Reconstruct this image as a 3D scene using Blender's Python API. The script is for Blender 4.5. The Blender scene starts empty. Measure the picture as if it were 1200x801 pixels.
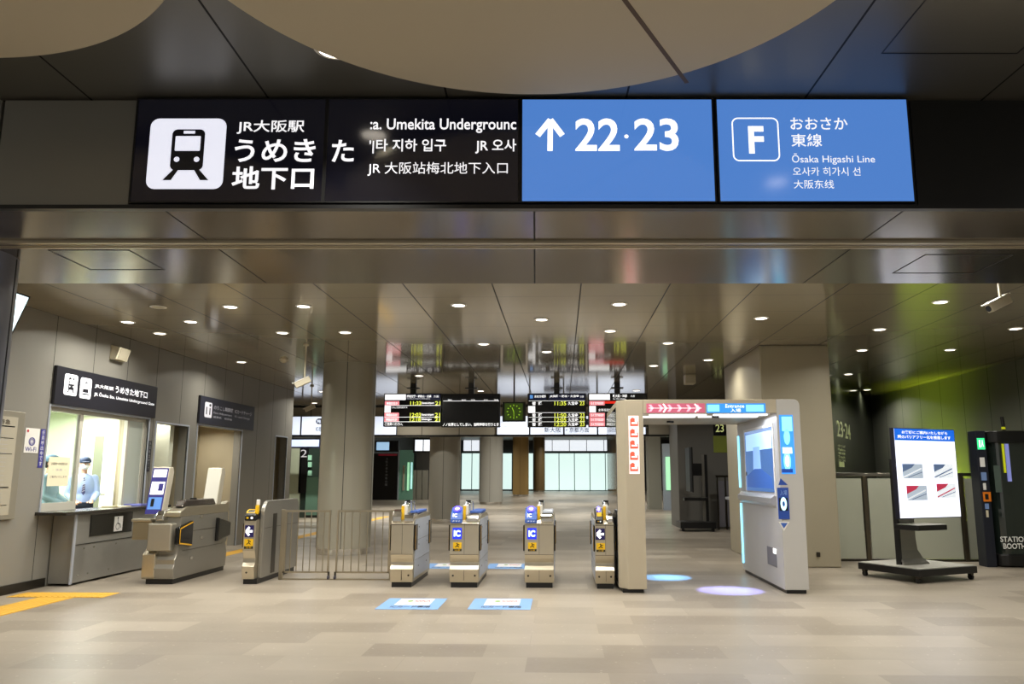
import bpy, bmesh, math, random
from mathutils import Vector, Matrix
random.seed(7)
SC = bpy.context.scene
COL = SC.collection
PI = math.pi

# ------------------------------------------------------------------ camera, world, exposure
YAW = math.radians(1.8)                 # the hall behind the beam is turned 1.8 degrees from the beam
FPX, CX, CY, HOR, EYE = 930.0, 628.0, 400.5, 557.0, 1.55
PITCH = math.atan((HOR - CY) / FPX)
cam = bpy.data.objects.new('camera', bpy.data.cameras.new('camera'))
COL.objects.link(cam)
cam.location = (0, 0, EYE)
cam.rotation_euler = (PI / 2 + PITCH, 0, YAW)
cam.data.sensor_width = 36.0
cam.data.lens = FPX / 1200 * 36
cam.data.shift_x = -(CX - 600) / 1200
cam.data.clip_end = 300
SC.camera = cam
w = bpy.data.worlds.new('world'); SC.world = w; w.use_nodes = True
w.node_tree.nodes['Background'].inputs[0].default_value = (1.0, 0.95, 0.86, 1)
w.node_tree.nodes['Background'].inputs[1].default_value = 0.55
SC.view_settings.view_transform = 'Standard'
SC.view_settings.look = 'None'
SC.view_settings.gamma = 1.0
SC.view_settings.use_curve_mapping = False
SC.view_settings.exposure = 0.0
SC.cycles.use_denoising = True
SC.cycles.max_bounces = 7
SC.cycles.diffuse_bounces = 4
SC.cycles.glossy_bounces = 4
SC.cycles.sample_clamp_indirect = 4.0
SC.cycles.blur_glossy = 0.5
SC.cycles.caustics_reflective = False
SC.cycles.caustics_refractive = False
POWER = 30.0                             # watts of one hall downlight
ZC = 3.85                                # ceiling of the gate hall
ZB = 3.19                                # steel soffit of the front beam
ZF = 3.90                                # ceiling in front of the beam


def FR(x, y):                            # a spot given in the front beam's own axes
    return (x * math.cos(YAW) - y * math.sin(YAW), x * math.sin(YAW) + y * math.cos(YAW))


def ray(u, v):                           # sight line of a photo pixel, used to read sizes off real planes
    t = (CY - v) / FPX; x = (u - CX) / FPX
    y = math.cos(PITCH) - t * math.sin(PITCH); z = math.sin(PITCH) + t * math.cos(PITCH)
    return Vector((x * math.cos(YAW) - y * math.sin(YAW), x * math.sin(YAW) + y * math.cos(YAW), z))


E0 = Vector((0, 0, EYE))
def hit(u, v, o, n):
    r = ray(u, v); return E0 + r * ((o - E0).dot(n) / r.dot(n))
def atX(u, v, x): return hit(u, v, Vector((x, 0, 0)), Vector((1, 0, 0)))
def atY(u, v, y): return hit(u, v, Vector((0, y, 0)), Vector((0, 1, 0)))
def atZ(u, v, z=0.0): return hit(u, v, Vector((0, 0, z)), Vector((0, 0, 1)))


# ------------------------------------------------------------------ materials
def hx(s):
    s = s.lstrip('#'); r = []
    for i in (0, 2, 4):
        c = int(s[i:i + 2], 16) / 255
        r.append(c / 12.92 if c <= 0.04045 else ((c + 0.055) / 1.055) ** 2.4)
    return (*r, 1)


MATS = {}
def M(name, col='#808080', rough=0.5, metal=0.0, emit=0.0, ecol=None, noise=0.0, nscale=6.0, coat=0.0,
      trans=0.0, alpha=1.0, aniso=0.0, spec=0.5, bump=0.0, ior=1.5):
    if name in MATS: return MATS[name]
    m = bpy.data.materials.new(name); m.use_nodes = True
    nt = m.node_tree; b = nt.nodes['Principled BSDF']; I = b.inputs
    c = hx(col) if isinstance(col, str) else (*col, 1)
    I['Base Color'].default_value = c
    I['Roughness'].default_value = rough; I['Metallic'].default_value = metal
    I['Coat Weight'].default_value = coat; I['Transmission Weight'].default_value = trans
    I['Alpha'].default_value = alpha; I['Anisotropic'].default_value = aniso
    I['Specular IOR Level'].default_value = spec; I['IOR'].default_value = ior
    if emit:
        I['Emission Color'].default_value = hx(ecol or col); I['Emission Strength'].default_value = emit
    if noise:
        tc = nt.nodes.new('ShaderNodeTexCoord'); nz = nt.nodes.new('ShaderNodeTexNoise')
        nz.inputs['Scale'].default_value = nscale; nz.inputs['Detail'].default_value = 4
        nt.links.new(tc.outputs['Object'], nz.inputs['Vector'])
        mx = nt.nodes.new('ShaderNodeMix'); mx.data_type = 'RGBA'
        k = 1 - noise
        mx.inputs[6].default_value = (c[0] * k, c[1] * k, c[2] * k, 1); k = 1 + noise
        mx.inputs[7].default_value = (min(1, c[0] * k), min(1, c[1] * k), min(1, c[2] * k), 1)
        nt.links.new(nz.outputs['Fac'], mx.inputs[0]); nt.links.new(mx.outputs[2], I['Base Color'])
    MATS[name] = m
    return m


def math_node(nt, op, a, b=None, c=None):
    n = nt.nodes.new('ShaderNodeMath'); n.operation = op
    for i, q in enumerate((a, b, c)):
        if q is None: continue
        if isinstance(q, (int, float)): n.inputs[i].default_value = q
        else: nt.links.new(q, n.inputs[i])
    return n.outputs[0]


def seams(nt, src, pitch, off, width):   # 1 on a joint line that repeats every pitch
    a = math_node(nt, 'SUBTRACT', src, off)
    a = math_node(nt, 'DIVIDE', a, pitch)
    a = math_node(nt, 'FRACT', math_node(nt, 'ADD', a, 1000.5))
    a = math_node(nt, 'ABSOLUTE', math_node(nt, 'SUBTRACT', a, 0.5))
    return math_node(nt, 'LESS_THAN', a, width / pitch / 2)


def panelled(name, col, rough, metal, lines, seamcol='#0b0b0a', coat=0.0, var=0.05, spec=0.5, ior=1.5, rotz=0.0, aniso=0.0):
    """panels with joints; lines = list of (axis, pitch, offset, width)"""
    m = M(name, col, rough, metal, coat=coat, spec=spec, ior=ior, aniso=aniso)
    nt = m.node_tree; b = nt.nodes['Principled BSDF']
    tc = nt.nodes.new('ShaderNodeTexCoord'); sp = nt.nodes.new('ShaderNodeSeparateXYZ')
    nt.links.new(tc.outputs['Object'], sp.inputs[0])
    mask = None
    for ax, p, o, wd in lines:
        s = seams(nt, sp.outputs['XYZ'.index(ax)], p, o, wd)
        mask = s if mask is None else math_node(nt, 'MAXIMUM', mask, s)
    nz = nt.nodes.new('ShaderNodeTexNoise'); nz.inputs['Scale'].default_value = 0.7
    nt.links.new(tc.outputs['Object'], nz.inputs['Vector'])
    c = hx(col); v = nt.nodes.new('ShaderNodeMix'); v.data_type = 'RGBA'
    v.inputs[6].default_value = tuple(x * (1 - var) for x in c[:3]) + (1,)
    v.inputs[7].default_value = tuple(x * (1 + var) for x in c[:3]) + (1,)
    nt.links.new(nz.outputs['Fac'], v.inputs[0])
    mx = nt.nodes.new('ShaderNodeMix'); mx.data_type = 'RGBA'
    nt.links.new(mask, mx.inputs[0]); nt.links.new(v.outputs[2], mx.inputs[6]); mx.inputs[7].default_value = hx(seamcol)
    nt.links.new(mx.outputs[2], b.inputs['Base Color'])
    if metal:
        mm = math_node(nt, 'MULTIPLY', math_node(nt, 'SUBTRACT', 1.0, mask), metal)
        nt.links.new(mm, b.inputs['Metallic'])
    r = math_node(nt, 'MAXIMUM', math_node(nt, 'MULTIPLY', mask, 0.8), rough)
    nt.links.new(r, b.inputs['Roughness'])
    return m


def floor_material():
    m = M('stone_floor', '#a59a88', 0.32, spec=0.4)
    nt = m.node_tree; b = nt.nodes['Principled BSDF']
    tc = nt.nodes.new('ShaderNodeTexCoord')
    mp = nt.nodes.new('ShaderNodeMapping'); nt.links.new(tc.outputs['Object'], mp.inputs[0])
    mp.inputs['Rotation'].default_value = (0, 0, 0); mp.inputs['Location'].default_value = (0.3, 0.2, 0)
    br = nt.nodes.new('ShaderNodeTexBrick')
    br.inputs['Scale'].default_value = 1.0; br.inputs['Brick Width'].default_value = 1.06; br.inputs['Row Height'].default_value = 0.53
    br.inputs['Mortar Size'].default_value = 0.002; br.inputs['Mortar Smooth'].default_value = 0.3; br.offset = 0.37
    br.inputs['Color1'].default_value = hx('#a3998b'); br.inputs['Color2'].default_value = hx('#887e71')
    br.inputs['Mortar'].default_value = hx('#8d8372')
    nt.links.new(mp.outputs[0], br.inputs[0])
    n1 = nt.nodes.new('ShaderNodeTexNoise'); n1.inputs['Scale'].default_value = 1.3; n1.inputs['Detail'].default_value = 6
    n2 = nt.nodes.new('ShaderNodeTexNoise'); n2.inputs['Scale'].default_value = 22; n2.inputs['Detail'].default_value = 3
    v = nt.nodes.new('ShaderNodeTexVoronoi'); v.inputs['Scale'].default_value = 9; v.inputs['Randomness'].default_value = 1
    st = nt.nodes.new('ShaderNodeMapping'); st.inputs['Scale'].default_value = (1, 1.3, 1)
    nt.links.new(tc.outputs['Object'], st.inputs[0])
    for n in (n1, n2): nt.links.new(st.outputs[0], n.inputs['Vector'])
    nt.links.new(tc.outputs['Object'], v.inputs['Vector'])
    a = nt.nodes.new('ShaderNodeMix'); a.data_type = 'RGBA'; a.blend_type = 'MULTIPLY'; a.inputs[0].default_value = 1
    rp = nt.nodes.new('ShaderNodeValToRGB')
    rp.color_ramp.elements[0].position = 0.3; rp.color_ramp.elements[0].color = (0.86, 0.855, 0.84, 1)
    rp.color_ramp.elements[1].position = 0.7; rp.color_ramp.elements[1].color = (1.08, 1.08, 1.08, 1)
    avg = math_node(nt, 'ADD', math_node(nt, 'MULTIPLY', n1.outputs['Fac'], 0.65), math_node(nt, 'MULTIPLY', n2.outputs['Fac'], 0.35))
    nt.links.new(avg, rp.inputs[0])
    nt.links.new(br.outputs['Color'], a.inputs[6]); nt.links.new(rp.outputs[0], a.inputs[7])
    s = nt.nodes.new('ShaderNodeMix'); s.data_type = 'RGBA'
    k = math_node(nt, 'MULTIPLY', math_node(nt, 'LESS_THAN', v.outputs['Distance'], 0.10), 0.30)
    nt.links.new(k, s.inputs[0]); nt.links.new(a.outputs[2], s.inputs[6]); s.inputs[7].default_value = hx('#d6cfc0')
    nt.links.new(s.outputs[2], b.inputs['Base Color'])
    rr = math_node(nt, 'ADD', math_node(nt, 'MULTIPLY', n2.outputs['Fac'], 0.15), 0.27)
    nt.links.new(rr, b.inputs['Roughness'])
    return m


steel = M('brushed_steel', '#aaa598', 0.30, 1.0, aniso=0.5, noise=0.06, nscale=3)
steel_warm = M('satin_steel', '#b3a994', 0.34, 1.0, noise=0.05)
chrome = M('chrome', '#dcdad4', 0.12, 1.0)
steel_side = M('pale_steel', '#c6ccd8', 0.42, 0.45, noise=0.04)
dark_steel = M('dark_steel', '#4a463f', 0.3, 0.9, noise=0.05)
black = M('black_plastic', '#0c0c0d', 0.35)
black_gloss = M('black_gloss', '#060607', 0.08, coat=0.3)
white = M('white_plastic', '#e6e4df', 0.4)
cream = M('cream_plastic', '#cfc7b0', 0.5)
yellow = M('yellow_sticker', '#e9b90c', 0.5)
blue = M('blue_plastic', '#3f63b4', 0.4)
blue_hi = M('blue_lit', '#1c2fd0', 0.4, emit=0.9)
cyan_hi = M('cyan_lit', '#bfefff', 0.4, emit=1.2)
white_hi = M('white_lit', '#ffffff', 0.5, emit=1.15)
white_txt = M('white_lettering', '#f4f4f8', 0.5, emit=0.95)
white_paint = M('white_paint', '#e8e8e6', 0.6)
grey_txt = M('pale_print', '#a9a9ae', 0.6)
navy = M('navy_sign', '#23232b', 0.35)
orange = M('orange_plastic', '#e07a10', 0.5)
gold = M('gold_edge', '#d9a420', 0.4)
purple = M('purple_print', '#3b3a8c', 0.5)
red = M('red_print', '#c23440', 0.5)


# ------------------------------------------------------------------ mesh builder (everything in world metres)
MW = {}
TXT = {}
def text_geo(s, bold):
    key = (s, bold)
    if key in TXT: return TXT[key]
    c = bpy.data.curves.new('lettering', 'FONT'); c.body = s; c.offset = bold; c.resolution_u = 4
    o = bpy.data.objects.new('lettering', c); COL.objects.link(o)
    dg = bpy.context.evaluated_depsgraph_get(); dg.update()
    me = bpy.data.meshes.new_from_object(o.evaluated_get(dg))
    vs = [(v.co.x, v.co.y) for v in me.vertices]; fs = [tuple(p.vertices) for p in me.polygons]
    bpy.data.objects.remove(o); bpy.data.curves.remove(c); bpy.data.meshes.remove(me)
    TXT[key] = (vs, fs); return TXT[key]


class MB:
    def __init__(s): s.v = []; s.f = []; s.m = []; s.sm = []; s.mats = []
    def mi(s, m):
        if m not in s.mats: s.mats.append(m)
        return s.mats.index(m)
    def add(s, vs, fs, m, smooth=False):
        b = len(s.v); s.v += [Vector(p) for p in vs]; k = s.mi(m)
        for f in fs: s.f.append([b + i for i in f]); s.m.append(k); s.sm.append(smooth)
        return s
    def box(s, x0, x1, y0, y1, z0, z1, m):
        return s.hexa([(x0, y0), (x1, y0), (x1, y1), (x0, y1)], z0, z1, m)
    def hexa(s, poly, z0, z1, m):                       # upright prism over a plan outline (counter-clockwise)
        n = len(poly)
        vs = [(x, y, z0) for x, y in poly] + [(x, y, z1) for x, y in poly]
        fs = [tuple(range(n - 1, -1, -1)), tuple(range(n, 2 * n))] + [(i, (i + 1) % n, n + (i + 1) % n, n + i) for i in range(n)]
        return s.add(vs, fs, m)
    def prism_x(s, poly, x0, x1, m):                    # outline in (y, z), run along x
        n = len(poly)
        vs = [(x0, y, z) for y, z in poly] + [(x1, y, z) for y, z in poly]
        fs = [tuple(range(n - 1, -1, -1)), tuple(range(n, 2 * n))] + [(i, (i + 1) % n, n + (i + 1) % n, n + i) for i in range(n)]
        return s.add(vs, fs, m)
    def prism_y(s, poly, y0, y1, m):                    # outline in (x, z), run along y
        n = len(poly)
        vs = [(x, y0, z) for x, z in poly] + [(x, y1, z) for x, z in poly]
        fs = [tuple(range(n)), tuple(range(2 * n - 1, n - 1, -1))] + [(i, n + i, n + (i + 1) % n, (i + 1) % n) for i in range(n)]
        return s.add(vs, fs, m)
    def obox(s, c, ax, ay, az, m):                      # box from centre and three half-axis vectors
        c = Vector(c); ax = Vector(ax); ay = Vector(ay); az = Vector(az); vs = []
        for k in (-1, 1):
            for i, j in ((-1, -1), (1, -1), (1, 1), (-1, 1)): vs.append(c + ax * i + ay * j + az * k)
        return s.add(vs, [(3, 2, 1, 0), (4, 5, 6, 7), (0, 1, 5, 4), (1, 2, 6, 5), (2, 3, 7, 6), (3, 0, 4, 7)], m)
    def cyl(s, p0, p1, r0, m, r1=None, n=20, smooth=True):
        p0 = Vector(p0); p1 = Vector(p1); r1 = r0 if r1 is None else r1
        d = (p1 - p0).normalized(); a = d.orthogonal().normalized(); b = d.cross(a)
        vs = []
        for p, r in ((p0, r0), (p1, r1)):
            for i in range(n):
                t = 2 * PI * i / n; vs.append(p + a * (r * math.cos(t)) + b * (r * math.sin(t)))
        s.add(vs, [(i, (i + 1) % n, n + (i + 1) % n, n + i) for i in range(n)], m, smooth)
        s.add(vs[:n], [tuple(range(n - 1, -1, -1))], m); s.add(vs[n:], [tuple(range(n))], m)
        return s
    def tube(s, pts, r, m, n=10):
        pts = [Vector(p) for p in pts]
        for a, b in zip(pts, pts[1:]): s.cyl(a, b, r, m, n=n)
        for p in pts[1:-1]: s.ball(p, (r, r, r), m, 8, 6)
        return s
    def ball(s, c, r, m, nu=20, nv=12, rot=None):
        c = Vector(c); vs = []; fs = []
        for j in range(nv + 1):
            ph = PI * j / nv
            for i in range(nu):
                t = 2 * PI * i / nu
                p = Vector((r[0] * math.sin(ph) * math.cos(t), r[1] * math.sin(ph) * math.sin(t), r[2] * math.cos(ph)))
                if rot: p = rot @ p
                vs.append(c + p)
        for j in range(nv):
            for i in range(nu):
                a = j * nu + i; b = j * nu + (i + 1) % nu
                fs.append((a, a + nu, b + nu, b))
        return s.add(vs, fs, m, True)
    def build(s, name, parent=None, bevel=0.0, org=None, kind=None, rotz=None, seg=2):
        me = bpy.data.meshes.new(name)
        if parent is not None: mat = MW[parent]
        elif org is not None: mat = Matrix.Translation(Vector(org)) @ Matrix.Rotation(rotz or 0, 4, 'Z')
        else: mat = Matrix.Rotation(rotz or 0, 4, 'Z')
        inv = mat.inverted()
        me.from_pydata([tuple(inv @ p) for p in s.v], [], s.f)
        for m in s.mats: me.materials.append(m)
        me.polygons.foreach_set('material_index', s.m); me.polygons.foreach_set('use_smooth', s.sm)
        me.update()
        o = bpy.data.objects.new(name, me); COL.objects.link(o)
        if parent is not None:
            o.parent = parent
        else:
            o.location = mat.translation; o.rotation_euler = (0, 0, rotz or 0)
        MW[o] = mat
        if bevel:
            b = o.modifiers.new('bevel', 'BEVEL'); b.width = bevel; b.segments = seg; b.limit_method = 'ANGLE'; b.angle_limit = 0.7
        if kind: o['kind'] = kind
        return o


class Panel:
    """a real flat rectangle: o = lower left corner, U along the bottom, V up, N outward"""
    def __init__(s, o, U, V, N=None):
        s.o = Vector(o); s.U = Vector(U); s.V = Vector(V)
        s.N = (N and Vector(N)) or s.U.cross(s.V).normalized()
    def p(s, a, b, l=0.0): return s.o + s.U * a + s.V * b + s.N * l
    def ab(s, u, v):
        q = hit(u, v, s.o, s.N) - s.o; n = s.U.cross(s.V); d = n.dot(n)
        return (q.cross(s.V).dot(n) / d, s.U.cross(q).dot(n) / d)
    def quad(s, mb, a0, b0, a1, b1, m, l=0.002):
        return mb.add([s.p(a0, b0, l), s.p(a1, b0, l), s.p(a1, b1, l), s.p(a0, b1, l)], [(0, 1, 2, 3)], m)
    def slab(s, mb, a0, b0, a1, b1, m, l0=0.0, l1=0.01):
        P = [s.p(a0, b0, l0), s.p(a1, b0, l0), s.p(a1, b1, l0), s.p(a0, b1, l0), s.p(a0, b0, l1), s.p(a1, b0, l1), s.p(a1, b1, l1), s.p(a0, b1, l1)]
        return mb.add(P, [(3, 2, 1, 0), (4, 5, 6, 7), (0, 1, 5, 4), (1, 2, 6, 5), (2, 3, 7, 6), (3, 0, 4, 7)], m)
    def poly(s, mb, pts, m, l=0.003):
        return mb.add([s.p(a, b, l) for a, b in pts], [tuple(range(len(pts)))], m)
    def text(s, mb, t, a0, b0, a1, b1, m, l=0.004, bold=0.0):
        vs, fs = text_geo(t, bold)
        xs = [p[0] for p in vs]; ys = [p[1] for p in vs]
        x0, x1, y0, y1 = min(xs), max(xs), min(ys), max(ys)
        P = [s.p(a0 + (a1 - a0) * (x - x0) / (x1 - x0 or 1), b0 + (b1 - b0) * (y - y0) / (y1 - y0 or 1), l) for x, y in vs]
        return mb.add(P, fs, m)
    # the same with photo pixels naming the corners of the box on this plane
    def box_px(s, u0, v0, u1, v1):
        a0, b1 = s.ab(u0, v0); a1, b0 = s.ab(u1, v1)
        c0, d0 = s.ab(u0, v1); c1, d1 = s.ab(u1, v0)
        return (a0 + c0) / 2, (b0 + d0) / 2, (a1 + c1) / 2, (b1 + d1) / 2
    def quad_px(s, mb, u0, v0, u1, v1, m, l=0.002): return s.quad(mb, *s.box_px(u0, v0, u1, v1), m, l)
    def slab_px(s, mb, u0, v0, u1, v1, m, l0=0, l1=.01): return s.slab(mb, *s.box_px(u0, v0, u1, v1), m, l0, l1)
    def text_px(s, mb, t, u0, v0, u1, v1, m, l=0.004, bold=0.0): return s.text(mb, t, *s.box_px(u0, v0, u1, v1), m, l, bold)
    def round_rect(s, mb, a0, b0, a1, b1, r, m, l=0.003, hole=None):
        lu, lv = s.U.length, s.V.length; pts = []
        def ring(a0, b0, a1, b1, r):
            out = []
            for cx, cy, t0 in ((a1 - r / lu, b1 - r / lv, 0), (a0 + r / lu, b1 - r / lv, 90), (a0 + r / lu, b0 + r / lv, 180), (a1 - r / lu, b0 + r / lv, 270)):
                for k in range(7):
                    t = math.radians(t0 + 15 * k); out.append((cx + r / lu * math.cos(t), cy + r / lv * math.sin(t)))
            return out
        A = ring(a0, b0, a1, b1, r)
        if hole is None: return s.poly(mb, A, m, l)
        B = ring(a0 + hole / lu, b0 + hole / lv, a1 - hole / lu, b1 - hole / lv, max(r - hole, .001)); n = len(A)
        return mb.add([s.p(a, b, l) for a, b in A + B], [(i, (i + 1) % n, n + (i + 1) % n, n + i) for i in range(n)], m)
    def ellipse(s, mb, ca, cb, ra, rb, m, l=0.003, n=28, inner=None):
        A = [(ca + ra * math.cos(2 * PI * i / n), cb + rb * math.sin(2 * PI * i / n)) for i in range(n)]
        if inner is None: return s.poly(mb, A, m, l)
        B = [(ca + ra * inner * math.cos(2 * PI * i / n), cb + rb * inner * math.sin(2 * PI * i / n)) for i in range(n)]
        return mb.add([s.p(a, b, l) for a, b in A + B], [(i, (i + 1) % n, n + (i + 1) % n, n + i) for i in range(n)], m)
    def line(s, mb, pts, wd, m, l=0.003):               # stroke of width wd metres
        lu, lv = s.U.length, s.V.length
        for (a, b), (c, d) in zip(pts, pts[1:]):
            dx, dy = (c - a) * lu, (d - b) * lv; L = math.hypot(dx, dy) or 1; nx, ny = -dy / L * wd / 2 / lu, dx / L * wd / 2 / lv
            s.poly(mb, [(a + nx, b + ny), (a - nx, b - ny), (c - nx, d - ny), (c + nx, d + ny)], m, l)
        return mb


def thing(name, label, cat, loc=(0, 0, 0), rotz=0.0, group=None, kind=None):
    o = bpy.data.objects.new(name, None); COL.objects.link(o); o.empty_display_size = 0.1
    o.location = loc; o.rotation_euler = (0, 0, rotz); o['label'] = label; o['category'] = cat
    if group: o['group'] = group
    if kind: o['kind'] = kind
    MW[o] = Matrix.Translation(Vector(loc)) @ Matrix.Rotation(rotz, 4, 'Z')
    return o
def tag(o, label, cat, group=None, kind=None):
    o['label'] = label; o['category'] = cat
    if group: o['group'] = group
    if kind: o['kind'] = kind
    return o
def dup(root, loc, label, rotz=None):
    r = root.copy(); COL.objects.link(r); r.location = loc; r['label'] = label
    if rotz is not None: r.rotation_euler = (0, 0, rotz)
    MW[r] = Matrix.Translation(Vector(loc)) @ Matrix.Rotation(r.rotation_euler.z, 4, 'Z')
    for ch in list(root.children):
        c = ch.copy(); COL.objects.link(c); c.parent = r
        for g in list(ch.children):
            d = g.copy(); COL.objects.link(d); d.parent = c
    return r
def sub(o, parent):                       # hang a finished mesh one level deeper
    o.parent = parent; return o


# =================================================================== THE SETTING
fm = floor_material()
MB().box(-16, 16, -6, 92, -0.2, 0, fm).build('floor', kind='structure')
ceil_m = panelled('hall_ceiling_panels', '#8f8774', 0.095, 0.0, [('X', 1.085, -0.83, 0.016), ('Y', 1.05, 9.05, 0.007)], spec=0.5, ior=1.5)
yb = 6.69
p = [FR(-16, yb), FR(16, yb)]
MB().hexa([p[0], p[1], (16, 26.4), (-16, 26.4)], ZC, ZC + 0.15, ceil_m).build('ceiling_gate_hall', kind='structure')
front_m = panelled('front_ceiling_panels', '#6f6d66', 0.38, 0.55, [('X', 1.13, 0.57, 0.013)])
MB().box(-16, 16, -6, 4.72, ZF, ZF + 0.15, front_m).build('ceiling_front', kind='structure').rotation_euler.z = YAW
# steel soffit beam
soff = panelled('soffit_steel', '#71675a', 0.17, 0.95, [('X', 2.32, -0.01, 0.012)], var=0.10, aniso=0.3)
beam = MB().box(-16, 16, 4.72, yb, ZB, ZC + 0.15, soff).build('trim_beam', kind='structure'); beam.rotation_euler.z = YAW
for nm, mm, x0, x1 in (('left', M('band_panel_left', '#85837b', 0.4, 0.5), -16, -3.37), ('grey', M('band_panel_grey', '#8b8982', 0.38, 0.5, noise=0.1, nscale=1), -3.35, -2.52),
                       ('right', M('band_panel_right', '#0b0b0b', 0.3), 2.36, 16)):
    MB().box(x0, x1, 4.69, 4.72, 3.19, 3.885, mm).build('trim_band_' + nm, kind='structure').rotation_euler.z = YAW
MB().box(-2.52, 2.36, 4.70, 4.72, 3.18, 3.895, black).build('trim_band_back', kind='structure').rotation_euler.z = YAW
MB().box(-16, 16, 4.665, 4.72, 3.165, 3.19, black).build('trim_band_base', kind='structure').rotation_euler.z = YAW
o = MB().box(-16, 16, 5.42, 5.455, 3.172, 3.19, steel_warm).box(-16, 16, 5.455, 5.535, 3.178, 3.19, steel_warm).box(-16, 16, 5.49, 5.50, 3.176, 3.19, dark_steel).box(-16, 16, 5.535, 5.57, 3.172, 3.19, steel_warm).build('trim_shutter_track', kind='structure')
o.rotation_euler.z = YAW
for a in ((-3.6, -3.0, 5.66, 6.23), (2.93, 3.6, 5.78, 6.34)):
    x0, x1, y0, y1 = a
    MB().box(x0, x1, y0, y0 + .008, 3.187, 3.19, black).box(x0, x1, y1 - .008, y1, 3.187, 3.19, black).box(x0, x0 + .008, y0, y1, 3.187, 3.19, black).box(x1 - .008, x1, y0, y1, 3.187, 3.19, black).build('trim_hatch', kind='structure').rotation_euler.z = YAW
# access hatch in the front ceiling
x0, x1, y0, y1 = 1.95, 2.72, 3.4, 4.15
MB().box(x0, x1, y1 - .006, y1, ZF - .003, ZF, black).box(x0, x1, y0, y0 + .006, ZF - .003, ZF, black).box(x0, x0 + .006, y0, y1, ZF - .003, ZF, black).box(x1 - .006, x1, y0, y1, ZF - .003, ZF, black).build('trim_hatch', kind='structure').rotation_euler.z = YAW

# left wall with its openings (plane x = -7.35)
WX = -7.35
wall_m = panelled('wall_panels_left', '#8d8a82', 0.42, 0.15, [('Y', 0.985, 11.18, 0.012)], var=0.06)
mb = MB()
ops = [(11.2, 13.98, 1.03, 2.54), (14.25, 15.5, 0, 2.5), (15.9, 18.15, 0, 2.56), (20.35, 21.2, 0, 2.55)]
y = 6.0
for a, b, z0, z1 in ops:
    mb.box(WX - .18, WX, y, a, 0, ZC, wall_m)
    if z0: mb.box(WX - .18, WX, a, b, 0, z0, wall_m)
    mb.box(WX - .18, WX, a, b, z1, ZC, wall_m); y = b
mb.box(WX - .18, WX, y, 21.6, 0, ZC, wall_m)
mb.build('wall_left', kind='structure')
mb = MB(); mb.box(WX, WX + .02, 6, 11.45, 0, .12, dark_steel); mb.box(WX, WX + .02, 13.99, 14.2, 0, .12, dark_steel); mb.build('baseboard_left', kind='structure')
# steel edge trims round the openings
mb = MB()
for a, b, z0, z1 in ops:
    mb.box(WX - .02, WX + .015, a - .03, a, z0, z1 + .03, steel_side).box(WX - .02, WX + .015, b, b + .03, z0, z1 + .03, steel_side).box(WX - .02, WX + .015, a, b, z1, z1 + .03, steel_side)
mb.build('trim_openings', kind='structure')
beige = M('beige_wall', '#b3a78c', 0.5, noise=0.03)
recess = panelled('recess_panels', '#a09478', 0.4, 0.0, [('Y', 1.1, 17.1, 0.012)])
MB().box(-7.95, -7.85, 14.1, 15.7, 0, 2.7, recess).box(-7.85, WX - .18, 14.0, 14.1, 0, 2.7, beige).box(-7.85, WX - .18, 15.6, 15.7, 0, 2.7, beige).box(-7.95, WX - .18, 14.0, 15.7, 2.7, 2.8, beige).build('wall_niche_narrow', kind='structure')
MB().box(-8.5, -8.4, 15.75, 18.5, 0, 2.7, recess).box(-8.4, WX - .18, 15.72, 15.82, 0, 2.7, beige).box(-8.4, WX - .18, 18.3, 18.4, 0, 2.7, beige).box(-8.5, WX - .18, 15.72, 18.5, 2.7, 2.8, beige).build('wall_niche_wide', kind='structure')
MB().box(-8.0, -7.9, 20.2, 21.4, 0, 2.6, M('niche_door', '#4c453a', .5)).box(-7.9, WX - .18, 21.25, 21.4, 0, 2.6, recess).build('wall_niche_far', kind='structure')
# staff office behind the counter window
off_w = M('office_wall', '#dfe3cf', 0.7); off_g = M('office_wall_green', '#c3d6ae', 0.7)
MB().box(-10.2, -10.1, 9, 15.6, 0, 3, off_g).build('wall_office_back', kind='structure')
MB().box(-10.1, WX - .18, 15.145, 15.3, 0, 3, off_w).build('wall_office_side', kind='structure')
MB().box(-10.1, WX - .18, 9.0, 9.1, 0, 3, off_w).build('wall_office_near', kind='structure')
MB().box(-10.2, WX - .18, 9, 15.3, 2.75, 2.85, off_w).build('ceiling_office', kind='structure')
MB().box(-10.1, WX - .18, 9.1, 15.2, 0, .15, M('office_floor', '#77756c', .6)).build('floor_office', kind='structure')

# right pillar, rear walls, bulkhead
pill = M('pillar_panel', '#a79e88', 0.4, 0.1, noise=0.04, nscale=1.5)
MB().box(3.56, 4.78, 14.15, 17.3, 0, ZC, pill).build('pillar_right', kind='structure', bevel=.02)
gwall = panelled('wall_panels_right', '#7b7d70', 0.5, 0.1, [('Y', 1.1, 16.2, 0.014)])
MB().box(9.2, 9.4, 6, 24.2, 0, ZC, gwall).build('wall_right', kind='structure')
dk = M('dark_glass_wall', '#22241c', 0.12, spec=0.8)
wa, wb = Vector((5.3, 16.35, 0)), Vector((9.2, 23.8, 0)); wdir = (wb - wa).normalized()
MB().hexa([(wa.x, wa.y), (wb.x, wb.y), (wb.x - .1, wb.y + .2), (wa.x - .1, wa.y + .2)], 0, ZC, dk).build('wall_rear_right', kind='structure')
bulk_m = panelled('bulkhead_panels', '#aca494', 0.35, 0.0, [('X', 1.25, -2.13, 0.02)])
MB().box(-15, 6, 26.4, 27.4, 2.86, 5.2, bulk_m).box(-13, 6, 26.36, 26.4, 2.82, 2.88, black).box(-13, 6, 26.38, 26.4, 3.8, 3.85, black).build('trim_bulkhead', kind='structure')
MB().box(-16, 16, 26.4, 92, 5.2, 5.3, M('far_ceiling', '#5b564c', .5)).build('ceiling_platform_side', kind='structure')
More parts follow.
